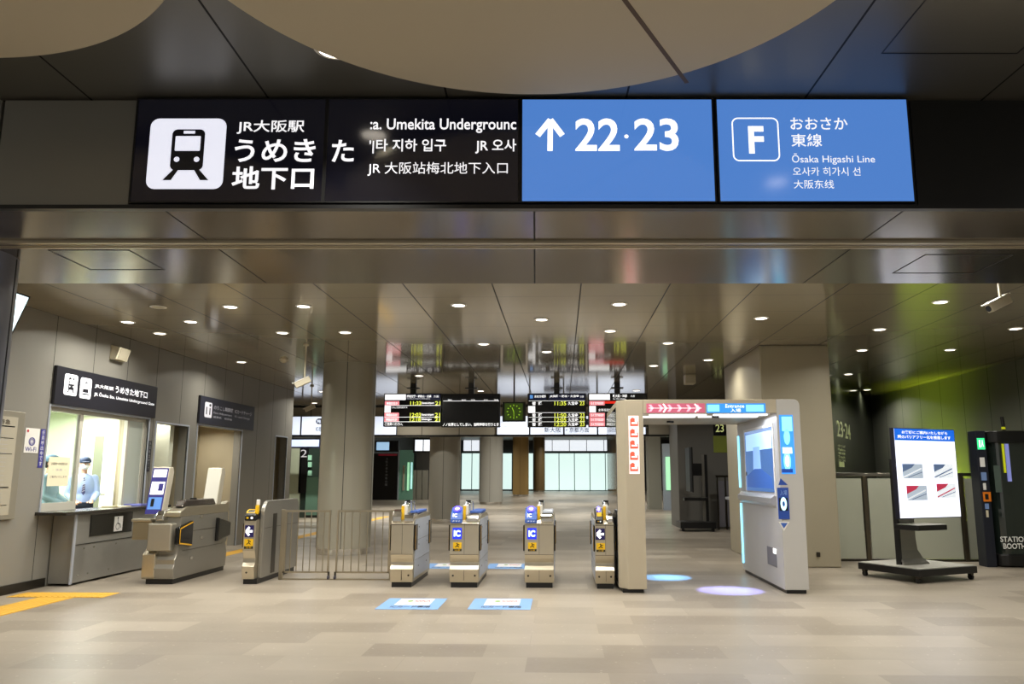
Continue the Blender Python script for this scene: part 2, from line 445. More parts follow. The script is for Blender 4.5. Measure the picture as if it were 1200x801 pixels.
wallg = M('grey_wall', '#6f6d68', 0.5, noise=0.04)
MB().box(3.55, 6.2, 24.5, 26.3, 0, ZC, wallg).build('wall_rear_grey', kind='structure')
MB().box(-15, -7.53, 21.6, 21.75, 0, ZC, wallg).build('wall_left_return', kind='structure')
MB().box(-15.2, -15, 21.6, 92, 0, 5.2, wallg).build('wall_far_left', kind='structure')
MB().box(13, 13.2, 24, 92, 0, 5.2, wallg).build('wall_far_right', kind='structure')
MB().box(-15, 15, 84, 84.2, 0, 5.2, M('far_wall', '#3b3d3d', .5)).build('wall_back', kind='structure')


# =================================================================== HALL COLUMNS
def column(px, py, r, m, label, z1=ZC, band=True):
    t = thing('round_column', label, 'column', (px, py, 0), kind='structure')
    mb = MB(); n = 48
    ang = math.atan2(-py, -px)
    mb.cyl((px, py, 0.12 if band else 0), (px, py, z1), r, m, n=n)
    mb.build('shaft', t)
    g = MB(); s = MB()
    for k in (-0.10, 1.2, -1.4, 2.6):
        a = ang + k; s.obox((px + math.cos(a) * r, py + math.sin(a) * r, z1 / 2 + .06), Vector((-math.sin(a), math.cos(a), 0)) * .006, Vector((math.cos(a), math.sin(a), 0)) * .003, (0, 0, z1 / 2 - .07), black)
    s.build('joint', t)
    if band:
        g.cyl((px, py, 0), (px, py, 0.13), r * .97, chrome, n=n); g.build('base_ring', t)
    return t
col_m = M('column_cladding', '#a19c8d', 0.34, 0.2, noise=0.03, nscale=1)
col_t = M('column_tan', '#a78a55', 0.4, 0.1)
col_w = M('column_pale', '#a9a79f', 0.4, 0.1)
column(-4.43, 16.45, 0.545, col_m, 'large grey round column behind the barred steel fence')
column(-3.98, 27.4, 0.53, M('column_shade', '#a3a096', .4, .2), 'grey round column under the left departure boards, behind the gates', z1=5.2)
column(-3.93, 45.0, 0.66, col_w, 'pale grey round column between the two middle ticket gates, far back', z1=5.2)
column(-3.12, 62.0, 0.62, col_t, 'tan round column left of the darker brown one, far back', z1=5.2)
column(-2.15, 78.0, 0.58, M('column_brown', '#6b5734', .5), 'brown round column, farthest back, before the glowing glass', z1=5.2)
cx, cy = FR(-4.42, 5.75)
column(cx, cy, 0.47, M('column_near', '#7a7c88', .3, .4), 'dark bluish round column cut by the left edge of the picture', z1=ZB)


# =================================================================== FRONT CEILING DISCS
disc_m = M('disc_fabric', '#cabfa8', 0.75)
def disc(cx, cy, r, z, label, seam=None):
    x, y = FR(cx, cy)
    t = thing('ceiling_disc', label, 'ceiling panel', (x, y, z), group='round beige ceiling discs')
    n = 128; vs = []
    prof = [(0, z), (r - .01, z), (r, z + .01), (r, z + .035), (r - .02, z + .045), (0, z + .045)]
    for q, (rr, zz) in enumerate(prof):
        for i in range(n):
            a = 2 * PI * i / n; vs.append((x + rr * math.cos(a), y + rr * math.sin(a), zz))
    fs = [(q * n + (i + 1) % n, q * n + i, (q + 1) * n + i, (q + 1) * n + (i + 1) % n) for q in range(len(prof) - 1) for i in range(n)]
    MB().add(vs, fs, disc_m).build('disc_panel', t)
    for k in range(4):
        a = k * PI / 2 + .7; MB().cyl((x + math.cos(a) * r * .6, y + math.sin(a) * r * .6, z + .04), (x + math.cos(a) * r * .6, y + math.sin(a) * r * .6, ZF), .01, steel).build('hanger', t)
    if seam:
        s = MB(); (ax, ay), (bx, by) = FR(*seam[0]), FR(*seam[1]); a = Vector((ax, ay, z - .001)); b = Vector((bx, by, z - .001)); e = (b - a).normalized()
        s.obox((a + b) / 2, (b - a) / 2, Vector((-e.y, e.x, 0)) * .012, (0, 0, .001), M('disc_joint', '#5c4a38', .7)); s.build('joint', t)
    return t
disc(-0.02, 2.82, 1.59, 3.78, 'big beige ceiling disc in the middle with a brown joint across it', ((-0.55, 1.7), (0.87, 4.26)))
disc(-2.98, 2.43, 1.60, 3.80, 'beige round ceiling disc at the upper left corner')


# =================================================================== DOWNLIGHTS
lens_m = M('lamp_lens', '#fff4e0', .4, emit=6.0, ecol='#fff4e4')
lens_dim = M('lamp_lens_off', '#b9b29d', .4)
DL = {}
def downlight(x, y, z, label, power=POWER, lit=True, group='ceiling downlights of the gate hall', spread=155, col=(1, .965, .87)):
    t = thing('ceiling_downlight', label, 'downlight', (x, y, z), group=group)
    key = (lit,)
    if key not in DL:
        a = MB()
        n = 24; vs = []
        for rr, zz in ((.085, 0), (.11, 0), (.11, -.006), (.085, -.012)):
            for i in range(n): vs.append((x + rr * math.cos(2 * PI * i / n), y + rr * math.sin(2 * PI * i / n), z + zz))
        a.add(vs, [(q * n + i, q * n + (i + 1) % n, ((q + 1) % 4) * n + (i + 1) % n, ((q + 1) % 4) * n + i) for q in range(4) for i in range(n)], white)
        r1 = a.build('trim_ring', t)
        r2 = MB().cyl((x, y, z - .008), (x, y, z - .002), .085, lens_m if lit else lens_dim, n=24).build('lens', t)
        DL[key] = (r1.data, r2.data)
    else:
        for nm, me in zip(('trim_ring', 'lens'), DL[key]):
            o = bpy.data.objects.new(nm, me); COL.objects.link(o); o.parent = t
    if lit and power:
        l = bpy.data.lights.new('lamp', 'AREA'); l.shape = 'DISK'; l.size = 0.15; l.energy = power; l.color = col; l.spread = math.radians(spread)
        lo = bpy.data.objects.new('lamp', l); COL.objects.link(lo); lo.parent = t; lo.location = (0, 0, -.015)
    return t
ordn = ['first', 'second', 'third', 'fourth', 'fifth', 'sixth', 'seventh', 'eighth', 'ninth', 'tenth', 'eleventh']
downlight(-7.7, 14.9, 2.7, 'small downlight inside the narrow niche beside the staff window', power=5)
downlight(-7.95, 16.6, 2.7, 'downlight inside the wide niche under the fare adjustment sign', power=12)
downlight(-7.95, 17.6, 2.7, 'far downlight inside the wide niche under the fare adjustment sign', power=12)
rows = [
    (10.58, [(-5.56, 0), (-4.55, 1), (-3.53, 1), (-1.39, 1), (0.8, 1), (5.1, 1)]),
    (11.62, [(-6.56, 1), (-5.59, 1), (-0.28, 1), (2.97, 1)]),
    (12.60, [(-6.56, 1), (-4.53, 1), (-3.5, 1), (0.8, 1), (5.08, 1), (7.21, 1)]),
    (13.82, [(-1.36, 1), (1.89, 1)]),
    (14.75, [(-0.26, 1), (7.21, 1), (5.6, 1)]),
    (15.92, [(-6.54, 1), (2.97, 1)]),
    (16.73, [(1.97, 1)]),
    (18.3, [(-3.3, 1), (6.6, 1)]),
    (21.7, [(2.07, 1), (4.9, 1), (-2.2, 1), (-6.6, 1), (8.3, 1)]),  # the one behind the right pillar is added to brighten the grey wall
    (25.2, [(-7.9, 1), (-4.9, 1), (-1.3, 1), (1.7, 1)]),
]
for ri, (ry, xs) in enumerate(rows):
    xs = sorted(xs)
    for k, (x, lit) in enumerate(xs):
        lab = 'ceiling downlight, %s from the left in the %s row behind the steel soffit' % (ordn[k], ordn[ri])
        if not lit: lab = 'unlit ceiling downlight, %s from the left in the %s row behind the steel soffit' % (ordn[k], ordn[ri])
        downlight(x, ry, ZC, lab, lit=bool(lit))
k = 0
for x in (-6.56, -4.6, -2.5, -0.3, 1.9, 4.0, 6.1):           # part of the hall ceiling the beam hides
    for y in (7.45, 9.0):
        downlight(x + (0.5 if y > 8 else 0), y, ZC, 'ceiling downlight hidden above the steel soffit beam', power=POWER * 1.0)
x, y = FR(-1.13, 4.10)
downlight(x, y, ZF, 'bright downlight in the front ceiling, half covered by the big beige disc', power=26, spread=105, group='front ceiling downlights')
for fx, fy in ((1.95, 3.2), (-4.9, 3.6), (4.4, 3.0), (1.9, .5), (-1.6, .2), (-4.9, 0.4), (4.6, .2), (0, -2), (3, -2.5), (-3, -2.5)):
    x, y = FR(fx, fy)
    downlight(x, y, ZF, 'front ceiling downlight outside the picture', power=POWER * .75, spread=105, group='front ceiling downlights')
for x, y in ((-1, 31), (-6, 30), (3, 33), (-8, 38), (-2.8, 40), (1, 44), (-6, 50), (0, 56), (-2, 66), (3, 62), (-8, 60), (0, 75), (5, 46), (-9, 27.6), (-10.5, 33)):
    downlight(x, y, 5.2, 'downlight over the platform concourse behind the bulkhead', power=220, group='far downlights', spread=150)


# =================================================================== FRONT SIGN BAND (four screens)
FX = Vector((math.cos(YAW), math.sin(YAW), 0)); FN = Vector((math.sin(YAW), -math.cos(YAW), 0))
def front_panel(x0, x1, z0, z1, y=4.66):
    a = FR(x0, y); return Panel((a[0], a[1], z0), FX * (x1 - x0), (0, 0, z1 - z0), FN)
scr_dark = M('screen_dark', '#0a0a12', 0.13, emit=0.35, ecol='#14141f', spec=0.8)
scr_blue = M('screen_blue', '#10182c', 0.13, emit=0.75, ecol='#5a92e6', spec=0.8)
icon_m = M('screen_icon_white', '#e9ecfa', 0.2, emit=0.80, ecol='#eef0ff')
icon_d = M('screen_icon_dark', '#25262e', 0.3)
def monitor(u0, u1, m, label):
    pa = front_panel(0, 1, 0, 1); b = hit(u0, 180, pa.o, FN); c = hit(u1, 180, pa.o, FN)
    x0 = (b.x * math.cos(YAW) + b.y * math.sin(YAW)); x1 = (c.x * math.cos(YAW) + c.y * math.sin(YAW))
    P = front_panel(x0, x1, 3.20, 3.885)
    t = thing('sign_screen', label, 'sign', tuple(P.p(.5, 0)), YAW, group='overhead sign screens on the front beam')
    f = MB(); e = .008
    lu, lv = P.U.length, P.V.length; a, b = .011 / lu, .009 / lv
    P.slab(f, 0, 0, 1, b, black, -.03, .004); P.slab(f, 0, 1 - b, 1, 1, black, -.03, .004); P.slab(f, 0, b, a, 1 - b, black, -.03, .004); P.slab(f, 1 - a, b, 1, 1 - b, black, -.03, .004)
    f.build('bezel', t)
    s = MB(); P.slab(s, a, b, 1 - a, 1 - b, m, -.028, 0); s.build('screen', t)
    return t, P
t, P = monitor(155.5, 381, scr_dark, 'dark overhead sign screen with white train pictogram and Japanese station name')
mb = MB(); a0, b0, a1, b1 = P.box_px(174, 139, 263.5, 221.5)
P.round_rect(mb, a0, b0, a1, b1, .055, icon_m, .002)
pic = mb.build('pictogram', t)
mb = MB()
def train_icon(P, mb, a0, b0, a1, b1, m, bg, l=.007):         # rail pictogram drawn in a box
    W = a1 - a0; Hh = b1 - b0
    q = lambda x, y: (a0 + W * x, b0 + Hh * y)
    lu, lv = P.U.length, P.V.length
    x0, y0 = q(.30, .26); x1, y1 = q(.73, .84)
    P.round_rect(mb, x0, y0, x1, y1, W * lu * .07, m, l)
    x0, y0 = q(.35, .53); x1, y1 = q(.68, .74); P.round_rect(mb, x0, y0, x1, y1, W * lu * .012, bg, l + .004)
    x0, y0 = q(.45, .775); x1, y1 = q(.60, .815); P.quad(mb, x0, y0, x1, y1, bg, l + .004)
    for cx in (.385, .645):
        c = q(cx, .41); P.ellipse(mb, c[0], c[1], W * .037, Hh * .037, bg, l + .004, 16)
    for sx in (-1, 1):
        P.poly(mb, [q(.515 + sx * .10, .27), q(.515 + sx * .17, .27), q(.515 + sx * .30, .12), q(.515 + sx * .19, .12)][::(-1 if sx < 0 else -1)], m, l)
train_icon(P, mb, a0, b0, a1, b1, icon_d, icon_m); sub(mb.build('train_symbol', t), pic)
m1 = MB(); P.text_px(m1, 'JR大阪駅', 278, 141, 357, 157, white_txt, bold=.012); m1.build('lettering', t)
m1 = MB(); P.text_px(m1, 'うめき', 275, 163, 370, 190, white_txt, bold=.018); m1.build('lettering', t)
m1 = MB(); P.text_px(m1, '地下口', 272, 195, 368, 222, white_txt, bold=.022); m1.build('lettering', t)
t, P = monitor(381, 609, scr_dark, 'dark overhead sign screen with English, Korean and Chinese station name')
m1 = MB(); P.text_px(m1, 'た', 389, 164, 415, 190, white_txt, bold=.018); m1.build('lettering', t)
m1 = MB(); P.text_px(m1, ':a. Umekita Undergrounc', 434, 139, 605, 156, white_txt, bold=.012); m1.build('lettering', t)
m1 = MB(); P.text_px(m1, "'|타 지하 입구", 433, 163, 523, 180, white_txt, bold=.012); m1.build('lettering', t)
m1 = MB(); P.text_px(m1, 'JR 오사', 557, 163, 605, 180, white_txt, bold=.012); m1.build('lettering', t)
m1 = MB(); P.text_px(m1, 'JR 大阪站梅北地下入口', 431, 190, 595, 206, white_txt, bold=.0); m1.build('lettering', t)
t, P = monitor(610, 838, scr_blue, 'blue overhead sign screen with white arrow and platform numbers 22 and 23')
m1 = MB(); P.text_px(m1, '22', 674, 139, 726, 177, white_hi, bold=.02); m1.build('lettering', t)
m1 = MB(); P.text_px(m1, '23', 743, 139, 795, 177, white_hi, bold=.02); m1.build('lettering', t)
m1 = MB(); a, b = P.ab(734, 160); P.ellipse(m1, a, b, .011, .018, white_hi); m1.build('dot', t)
mb = MB(); tp = P.ab(645, 140); bt = P.ab(644.5, 177); P.line(mb, [bt, tp], .033, white_hi, .004)
l_ = P.ab(630, 159); r_ = P.ab(659, 159); P.line(mb, [l_, (tp[0], tp[1] - .005), r_], .036, white_hi, .0045)
mb.build('arrow', t)
t, P = monitor(840, 1069, scr_blue, 'blue overhead sign screen at right with letter F and line name')
mb = MB(); a0, b0, a1, b1 = P.box_px(858, 138, 913, 189); P.round_rect(mb, a0, b0, a1, b1, .04, white_hi, .003, hole=.008)
m1 = MB(); P.text_px(m1, 'F', 877, 148, 895, 180, white_hi, bold=.03); mb.build('line_symbol', t); m1.build('lettering', t)
m1 = MB(); P.text_px(m1, 'おおさか', 926, 138, 993, 152, white_txt, bold=.008); m1.build('lettering', t)
m1 = MB(); P.text_px(m1, '東線', 927, 157, 963, 172, white_txt, bold=.008); m1.build('lettering', t)
m1 = MB(); P.text_px(m1, 'Ōsaka Higashi Line', 928, 180, 1025, 193, white_txt); m1.build('lettering', t)
m1 = MB(); P.text_px(m1, '오사카 히가시 선', 929, 196, 1008, 206, white_txt); m1.build('lettering', t)
m1 = MB(); P.text_px(m1, '大阪东线', 930, 211, 977, 221, white_txt); m1.build('lettering', t)


# =================================================================== STAFF COUNTER AND LEFT WALL FITTINGS
t = thing('counter', 'steel service counter with dark top and wheelchair sign below the staff window', 'counter', (-7.2, 12.6, 0))
body = M('counter_steel', '#96948e', .4, .4, noise=.05)
mb = MB(); mb.box(-7.33, -7.0, 11.5, 13.75, 0.03, 1.0, body); mb.build('body', t, bevel=.004)
mb = MB(); mb.box(-7.005, -6.985, 11.47, 11.52, .02, 1.0, steel_side).box(-7.005, -6.985, 13.72, 13.77, .02, 1.0, steel_side).box(-7.0, -6.99, 11.5, 13.75, .56, .568, black).build('edge_trim', t)
mb = MB(); mb.box(-7.5, -6.9, 11.1, 14.12, 1.0, 1.045, M('counter_top_dark', '#2c2823', .25)); mb.build('counter_top', t, bevel=.006)
mb = MB(); mb.box(-7.004, -6.985, 11.86, 13.02, .66, .97, black_gloss); mb.build('kick_recess', t, bevel=.004)
P = Panel((-6.983, 12.48, .69), (0, .24, 0), (0, 0, .23)); mb = MB(); P.slab(mb, 0, 0, 1, 1, white, 0, .003)
P.ellipse(mb, .42, .33, .24, .24, navy, .005, 20, .8); P.line(mb, [(.4, .85), (.42, .5), (.68, .48), (.8, .2)], .014, navy, .005); P.ellipse(mb, .4, .88, .07, .07, navy, .005, 12)
mb.build('wheelchair_sign', t)
mb = MB()
for y_, z_ in ((11.75, .5), (12.0, .5), (12.6, .5), (11.65, .13), (11.9, .13), (12.45, .13)): mb.cyl((-7.0, y_, z_), (-6.988, y_, z_), .012, chrome, n=10)
mb.build('bolt', t)
# window frame + glass
t = thing('service_window', 'staff window with a glass pane at left and an open half at right', 'window', (-7.4, 12.6, 1.045))
fr_m = M('window_alu', '#cfccc0', .4, .2)
mb = MB(); X0, X1 = -7.47, -7.41
mb.box(X0, X1, 11.2, 12.13, 1.045, 1.16, fr_m).box(X0, X1, 11.2, 11.24, 1.16, 2.5, fr_m).box(X0, X1, 12.05, 12.13, 1.16, 2.5, fr_m).box(X0, X1, 11.2, 13.98, 2.48, 2.54, fr_m).box(X0, X1, 13.92, 13.98, 1.045, 2.5, fr_m).box(X0, X1, 13.40, 13.46, 1.045, 2.5, fr_m)
mb.build('frame', t)
MB().box(-7.445, -7.437, 11.24, 12.05, 1.16, 2.48, M('clear_glass', '#f6fbf9', .03, trans=1.0, ior=1.2)).build('pane', t)
MB().box(-7.46, -7.42, 13.46, 13.92, 1.05, 2.48, M('frosted_panel', '#b9c0b6', .35)).build('side_panel', t)
P = Panel((-7.434, 11.35, 1.34), (0, .62, 0), (0, 0, .42)); P = Panel(atX(56, 583, -7.434).xyz, (0, .5, 0), (0, 0, .42))
P.o = Vector((-7.434, 11.42, 1.40)); mb = MB(); P.slab(mb, 0, 0, 1, 1, M('notice_paper', '#e6dcbd', .7, emit=.15), 0, .003)
P.text(mb, 'お客様へのお知らせ', .12, .72, .88, .82, black, .005); P.text(mb, '・ 係員 ・', .2, .52, .8, .6, grey_txt, .005); P.text(mb, 'ご案内いたします', .1, .28, .9, .36, black, .005)
tag(mb.build('paper_notice', org=(-7.434, 11.67, 1.40)), 'cream paper notice taped inside the staff window pane', 'notice')
# office fittings
t = thing('office_door', 'white office door with dark window slot seen through the staff window', 'door', (-8.6, 15.1, .15))
MB().box(-8.78, -8.30, 15.10, 15.14, .15, 2.45, M('office_door_white', '#e9ebe3', .5)).build('door_leaf', t)
MB().box(-8.98, -8.80, 15.12, 15.14, .3, 2.3, M('door_gap_dark', '#6f7460', .6)).build('side_light', t)
MB().cyl((-8.74, 15.10, 1.2), (-8.74, 15.04, 1.2), .015, chrome).cyl((-8.74, 15.05, 1.2), (-8.64, 15.05, 1.2), .012, chrome).build('handle', t)
for z_, l_ in ((1.45, 'grey wall switch plate beside the office door, lower one'), (1.72, 'grey wall switch plate beside the office door, upper one')):
    tag(MB().box(-8.22, -8.12, 15.13, 15.145, z_, z_ + .14, M('switch_plate', '#9a9c94', .5)).build('wall_switch', org=(-8.17, 15.145, z_), bevel=.003), l_, 'switch', 'office switch plates')
t = thing('office_lamp', 'bright strip lamp on the office ceiling behind the window', 'lamp', (-8.8, 12.6, 2.75))
MB().box(-9.1, -8.5, 10.2, 14.8, 2.70, 2.748, white).build('housing', t)
MB().box(-9.05, -8.55, 10.25, 14.75, 2.685, 2.70, M('office_lamp_lens', '#ffffff', .4, emit=5)).build('diffuser', t)
l = bpy.data.lights.new('lamp', 'AREA'); l.shape = 'RECTANGLE'; l.size = .5; l.size_y = 4.4; l.energy = 270; l.color = (1, 1, .95)
lo = bpy.data.objects.new('lamp', l); COL.objects.link(lo); lo.parent = t; lo.location = (0, 0, -.07)
# things on the counter
tag(MB().box(-7.45, -7.15, 12.95, 13.25, 1.045, 1.06, M('counter_paper', '#d9d0ae', .7)).build('paper_tray', org=(-7.3, 13.1, 1.045)), 'cream paper tray lying on the counter in the open half', 'tray')
tag(MB().box(-7.42, -7.12, 13.5, 13.8, 1.045, 1.075, M('blue_tray', '#6a6fb4', .5)).build('coin_tray', org=(-7.27, 13.6, 1.045), bevel=.005), 'blue coin tray on the far end of the counter top', 'tray')
tag(MB().box(-7.40, -7.2, 12.80, 12.94, 1.045, 1.07, M('counter_mat', '#c3b98f', .7)).build('document_folder', org=(-7.3, 12.7, 1.045), bevel=.003), 'pale folder on the counter beside the paper tray', 'folder')

# overhead wall signs on the left wall
def wall_sign(y0, y1, z0, z1, label, m=navy):
    t = thing('wall_sign', label, 'sign', (WX + .02, (y0 + y1) / 2, z0))
    MB().box(WX, WX + .05, y0, y1, z0, z1, m).build('board', t, bevel=.004)
    return t, Panel((WX + .05, y0, z0), (0, y1 - y0, 0), (0, 0, z1 - z0))
t, P = wall_sign(11.2, 14.1, 2.57, 3.13, 'long dark wall sign with two pictograms above the staff window')
mb = MB()
P.round_rect(mb, .065, .28, .175, .84, .04, white_txt); P.round_rect(mb, .20, .26, .30, .82, .04, white_txt)
train_icon(P, mb, .065, .28, .175, .84, navy, white_txt); 
P.line(mb, [(.215, .38), (.285, .38)], .02, navy, .005); P.quad(mb, .225, .42, .275, .52, navy, .005); P.line(mb, [(.25, .56), (.25, .72)], .015, navy, .005); P.line(mb, [(.235, .66), (.25, .73), (.265, .66)], .015, navy, .005)
mb.build('pictogram', t)
mb = MB(); P.text(mb, 'JR大阪駅', .33, .60, .51, .72, white_txt, bold=.01); P.text(mb, 'うめきた地下口', .53, .57, .88, .78, white_txt, bold=.015)
P.text(mb, 'JR Ōsaka Sta. Umekita Underground Gate', .33, .36, .97, .50, white_txt, bold=.008); mb.build('lettering', t)
t, P = wall_sign(15.85, 18.72, 2.60, 3.16, 'dark wall sign with fare adjustment pictogram above the wide niche', M('navy_sign_far', '#2b2c38', .35))
mb = MB(); P.round_rect(mb, .07, .24, .19, .80, .04, M('sign_icon_dim', '#d8d8de', .5, emit=.35)); P.line(mb, [(.10, .35), (.10, .62)], .05, navy, .005); P.line(mb, [(.155, .35), (.155, .6)], .05, navy, .005); P.ellipse(mb, .155, .7, .016, .05, navy, .005)
mb.build('pictogram', t)
dimt = M('sign_text_dim', '#b4b4bc', .5, emit=.2)
mb = MB(); P.text(mb, 'のりこし精算機', .22, .58, .56, .74, dimt, bold=.01); P.text(mb, 'ICカードチャージ', .60, .58, .94, .74, dimt, bold=.01)
P.text(mb, 'Fare Adjustment    IC card Charge', .22, .40, .90, .50, dimt); P.text(mb, '精算机    精算機', .22, .26, .55, .34, dimt); mb.build('lettering', t)
# speaker, stickers, poster, hanging screen
t = thing('wall_speaker', 'small cream box speaker high on the left wall', 'speaker', (WX, 12.72, 3.4))
MB().prism_y([(WX, 3.42), (WX + .10, 3.42), (WX + .16, 3.62), (WX, 3.66)], 12.58, 12.92, cream).build('housing', t, bevel=.008)
Pq = Panel((WX + .105, 12.62, 3.43), (0, .26, 0), (.055, 0, .18)); mb = MB(); Pq.slab(mb, 0, 0, 1, 1, M('grille', '#b5ad97', .7), 0, .004); mb.build('grille', t)
P = Panel((WX + .002, 10.72, 1.86), (0, .30, 0), (0, 0, .34)); mb = MB(); P.slab(mb, 0, 0, 1, 1, white, 0, .004)
for k in range(3): P.ellipse(mb, .5, .46, .09 + .07 * k, .06 + .055 * k, purple, .006, 24, .78)
P.text(mb, 'Wi-Fi', .08, .06, .86, .24, purple, .006, .01); P.ellipse(mb, .16, .88, .07, .06, red, .006); o = mb.build('wifi_sticker', org=(WX, 10.87, 1.86))
tag(o, 'white Wi-Fi sticker with red dot on the left wall', 'sticker')
P = Panel((WX + .002, 11.05, 1.66), (0, .10, 0), (0, 0, .54)); mb = MB(); P.slab(mb, 0, 0, 1, 1, purple, 0, .004)
for k, ch in enumerate('係員呼出中です'): P.text(mb, ch, .2, .86 - k * .135, .8, .97 - k * .135, white_paint, .006)
tag(mb.build('vertical_sticker', org=(WX, 11.1, 1.66)), 'narrow purple vertical sticker with white writing left of the staff window', 'sticker')
P = Panel((WX + .017, 14.0, 1.62), (0, .09, 0), (0, 0, .54)); mb = MB(); P.slab(mb, 0, 0, 1, 1, navy, 0, .004)
for k, ch in enumerate('係員呼出中です'): P.text(mb, ch, .2, .86 - k * .135, .8, .97 - k * .135, grey_txt, .006)
tag(mb.build('vertical_sticker', org=(WX, 14.04, 1.62)), 'narrow dark vertical sticker on the right jamb of the staff window', 'sticker')
t = thing('notice_board', 'framed pale timetable board at the left edge of the wall', 'notice board', (WX, 9.9, .98))
MB().box(WX, WX + .05, 9.1, 10.62, .98, 2.40, M('board_frame', '#8f8a7c', .45, .3)).build('frame', t, bevel=.006)
P = Panel((WX + .05, 9.15, 1.04), (0, 1.37, 0), (0, 0, 1.28)); mb = MB(); P.slab(mb, 0, 0, .97, 1, M('board_paper', '#a9a392', .6), 0, .004)
for b in (.10, .28, .62, .78, .9): P.line(mb, [(.05, b), (.93, b)], .008 if b not in (.28, .9) else .016, black, .006)
for r in range(16): P.line(mb, [(.1, .13 + r * .045), (.85, .13 + r * .045)], .004, grey_txt, .006)
P.text(mb, '有料特急', .55, .92, .86, .97, black, .006); mb.build('poster', t)
t = thing('hanging_screen', 'tilted bright screen hung high beside the dark left column', 'screen', (-6.5, 8.6, 3.85))
# leaning out: bottom edge near the wall, top edge further into the hall
Pn = Panel((-6.71, 7.55, 3.17), (0, 1.75, 0), (.20, 0, .53), Vector((.53, 0, -.20)).normalized())
mb = MB(); Pn.slab(mb, -.01, -.02, 1.015, 1.03, black, -.06, 0); mb.build('casing', t, bevel=.004)
mb = MB(); Pn.quad(mb, .0, .0, 1.0, 1.0, M('hung_screen_lit', '#cfe6f2', .3, emit=.95, ecol='#d2e6f0')); mb.build('display', t)
MB().cyl((-6.66, 8.0, 3.5), (-6.66, 8.0, ZC), .02, black).cyl((-6.66, 8.9, 3.5), (-6.66, 8.9, ZC), .02, black).build('hanger', t)

# =================================================================== TICKET GATES
body_m = M('gate_steel', '#cbc2ae', 0.33, .92, aniso=0.2, noise=0.05, nscale=2)
def gate_profile(y0, y1):
    return [(y0 + .03, .07), (y1 - .03, .07), (y1, .26), (y1 - .05, .34), (y1, .45), (y1, .86), (y1 - .05, .95), (y1 - .4, 1.0),
            (y0 + .4, .985), (y0 + .05, .93), (y0, .885), (y0, .45), (y0 + .02, .40), (y0 + .055, .345), (y0 + .045, .30), (y0, .25)]
def no_entry(P, mb):
    P.slab(mb, 0, .28, 1, 1, yellow, 0, .003); P.slab(mb, 0, 0, 1, .26, black, 0, .002)
    P.line(mb, [(.25, .45), (.5, .62), (.5, .8), (.75, .72)], .012, black, .005); P.line(mb, [(.5, .62), (.72, .45)], .012, black, .005); P.ellipse(mb, .45, .88, .08, .06, black, .005, 10)
    P.text(mb, '注意', .15, .04, .85, .22, yellow, .004)
def add_reader(t, x0, xm, y0, variant):
    rd = MB(); rm = blue if variant != 'arrow' else black
    rd.prism_x([(y0 - .03, .885), (y0 + .3, .885), (y0 + .3, 1.09), (y0 + .16, 1.10), (y0 + .02, 1.02), (y0 - .03, .94)], x0 + .005, xm - .03, rm)
    ro = rd.build('card_reader', t, bevel=.014)
    Pr = Panel((x0 + .02, y0 - .032, .885), (xm - .03 - x0 - .03, 0, 0), (0, .05, .13), Vector((0, -.13, .05)).normalized())
    q = MB()
    if variant == 'arrow':
        Pr.round_rect(q, .1, .75, .9, 1.15, .01, yellow, .012); Pr.ellipse(q, .3, .3, .1, .12, yellow, .012); Pr.ellipse(q, .65, .3, .12, .15, white_txt, .012)
    else:
        Pr.text(q, 'IC', .12, .62, .55, 1.0, white_txt, .012, .03); Pr.text(q, 'タッチ', .08, .12, .92, .4, white_paint, .012, .02)
    sub(q.build('reader_print', t), ro)
    Pt = Panel((x0 + .03, y0 + .03, 1.03), (xm - x0 - .09, 0, 0), (0, .13, .08), Vector((0, -.08, .13)).normalized())
    q = MB(); Pt.ellipse(q, .5, .5, .5, .5, M('reader_pad', '#4a3fe0', .4, emit=1.3, ecol='#5a4cf0'), .014); Pt.ellipse(q, .5, .5, .28, .25, M('reader_pad_core', '#c9b8ff', .4, emit=1.0), .016)
    sub(q.build('touch_pad', t), ro)
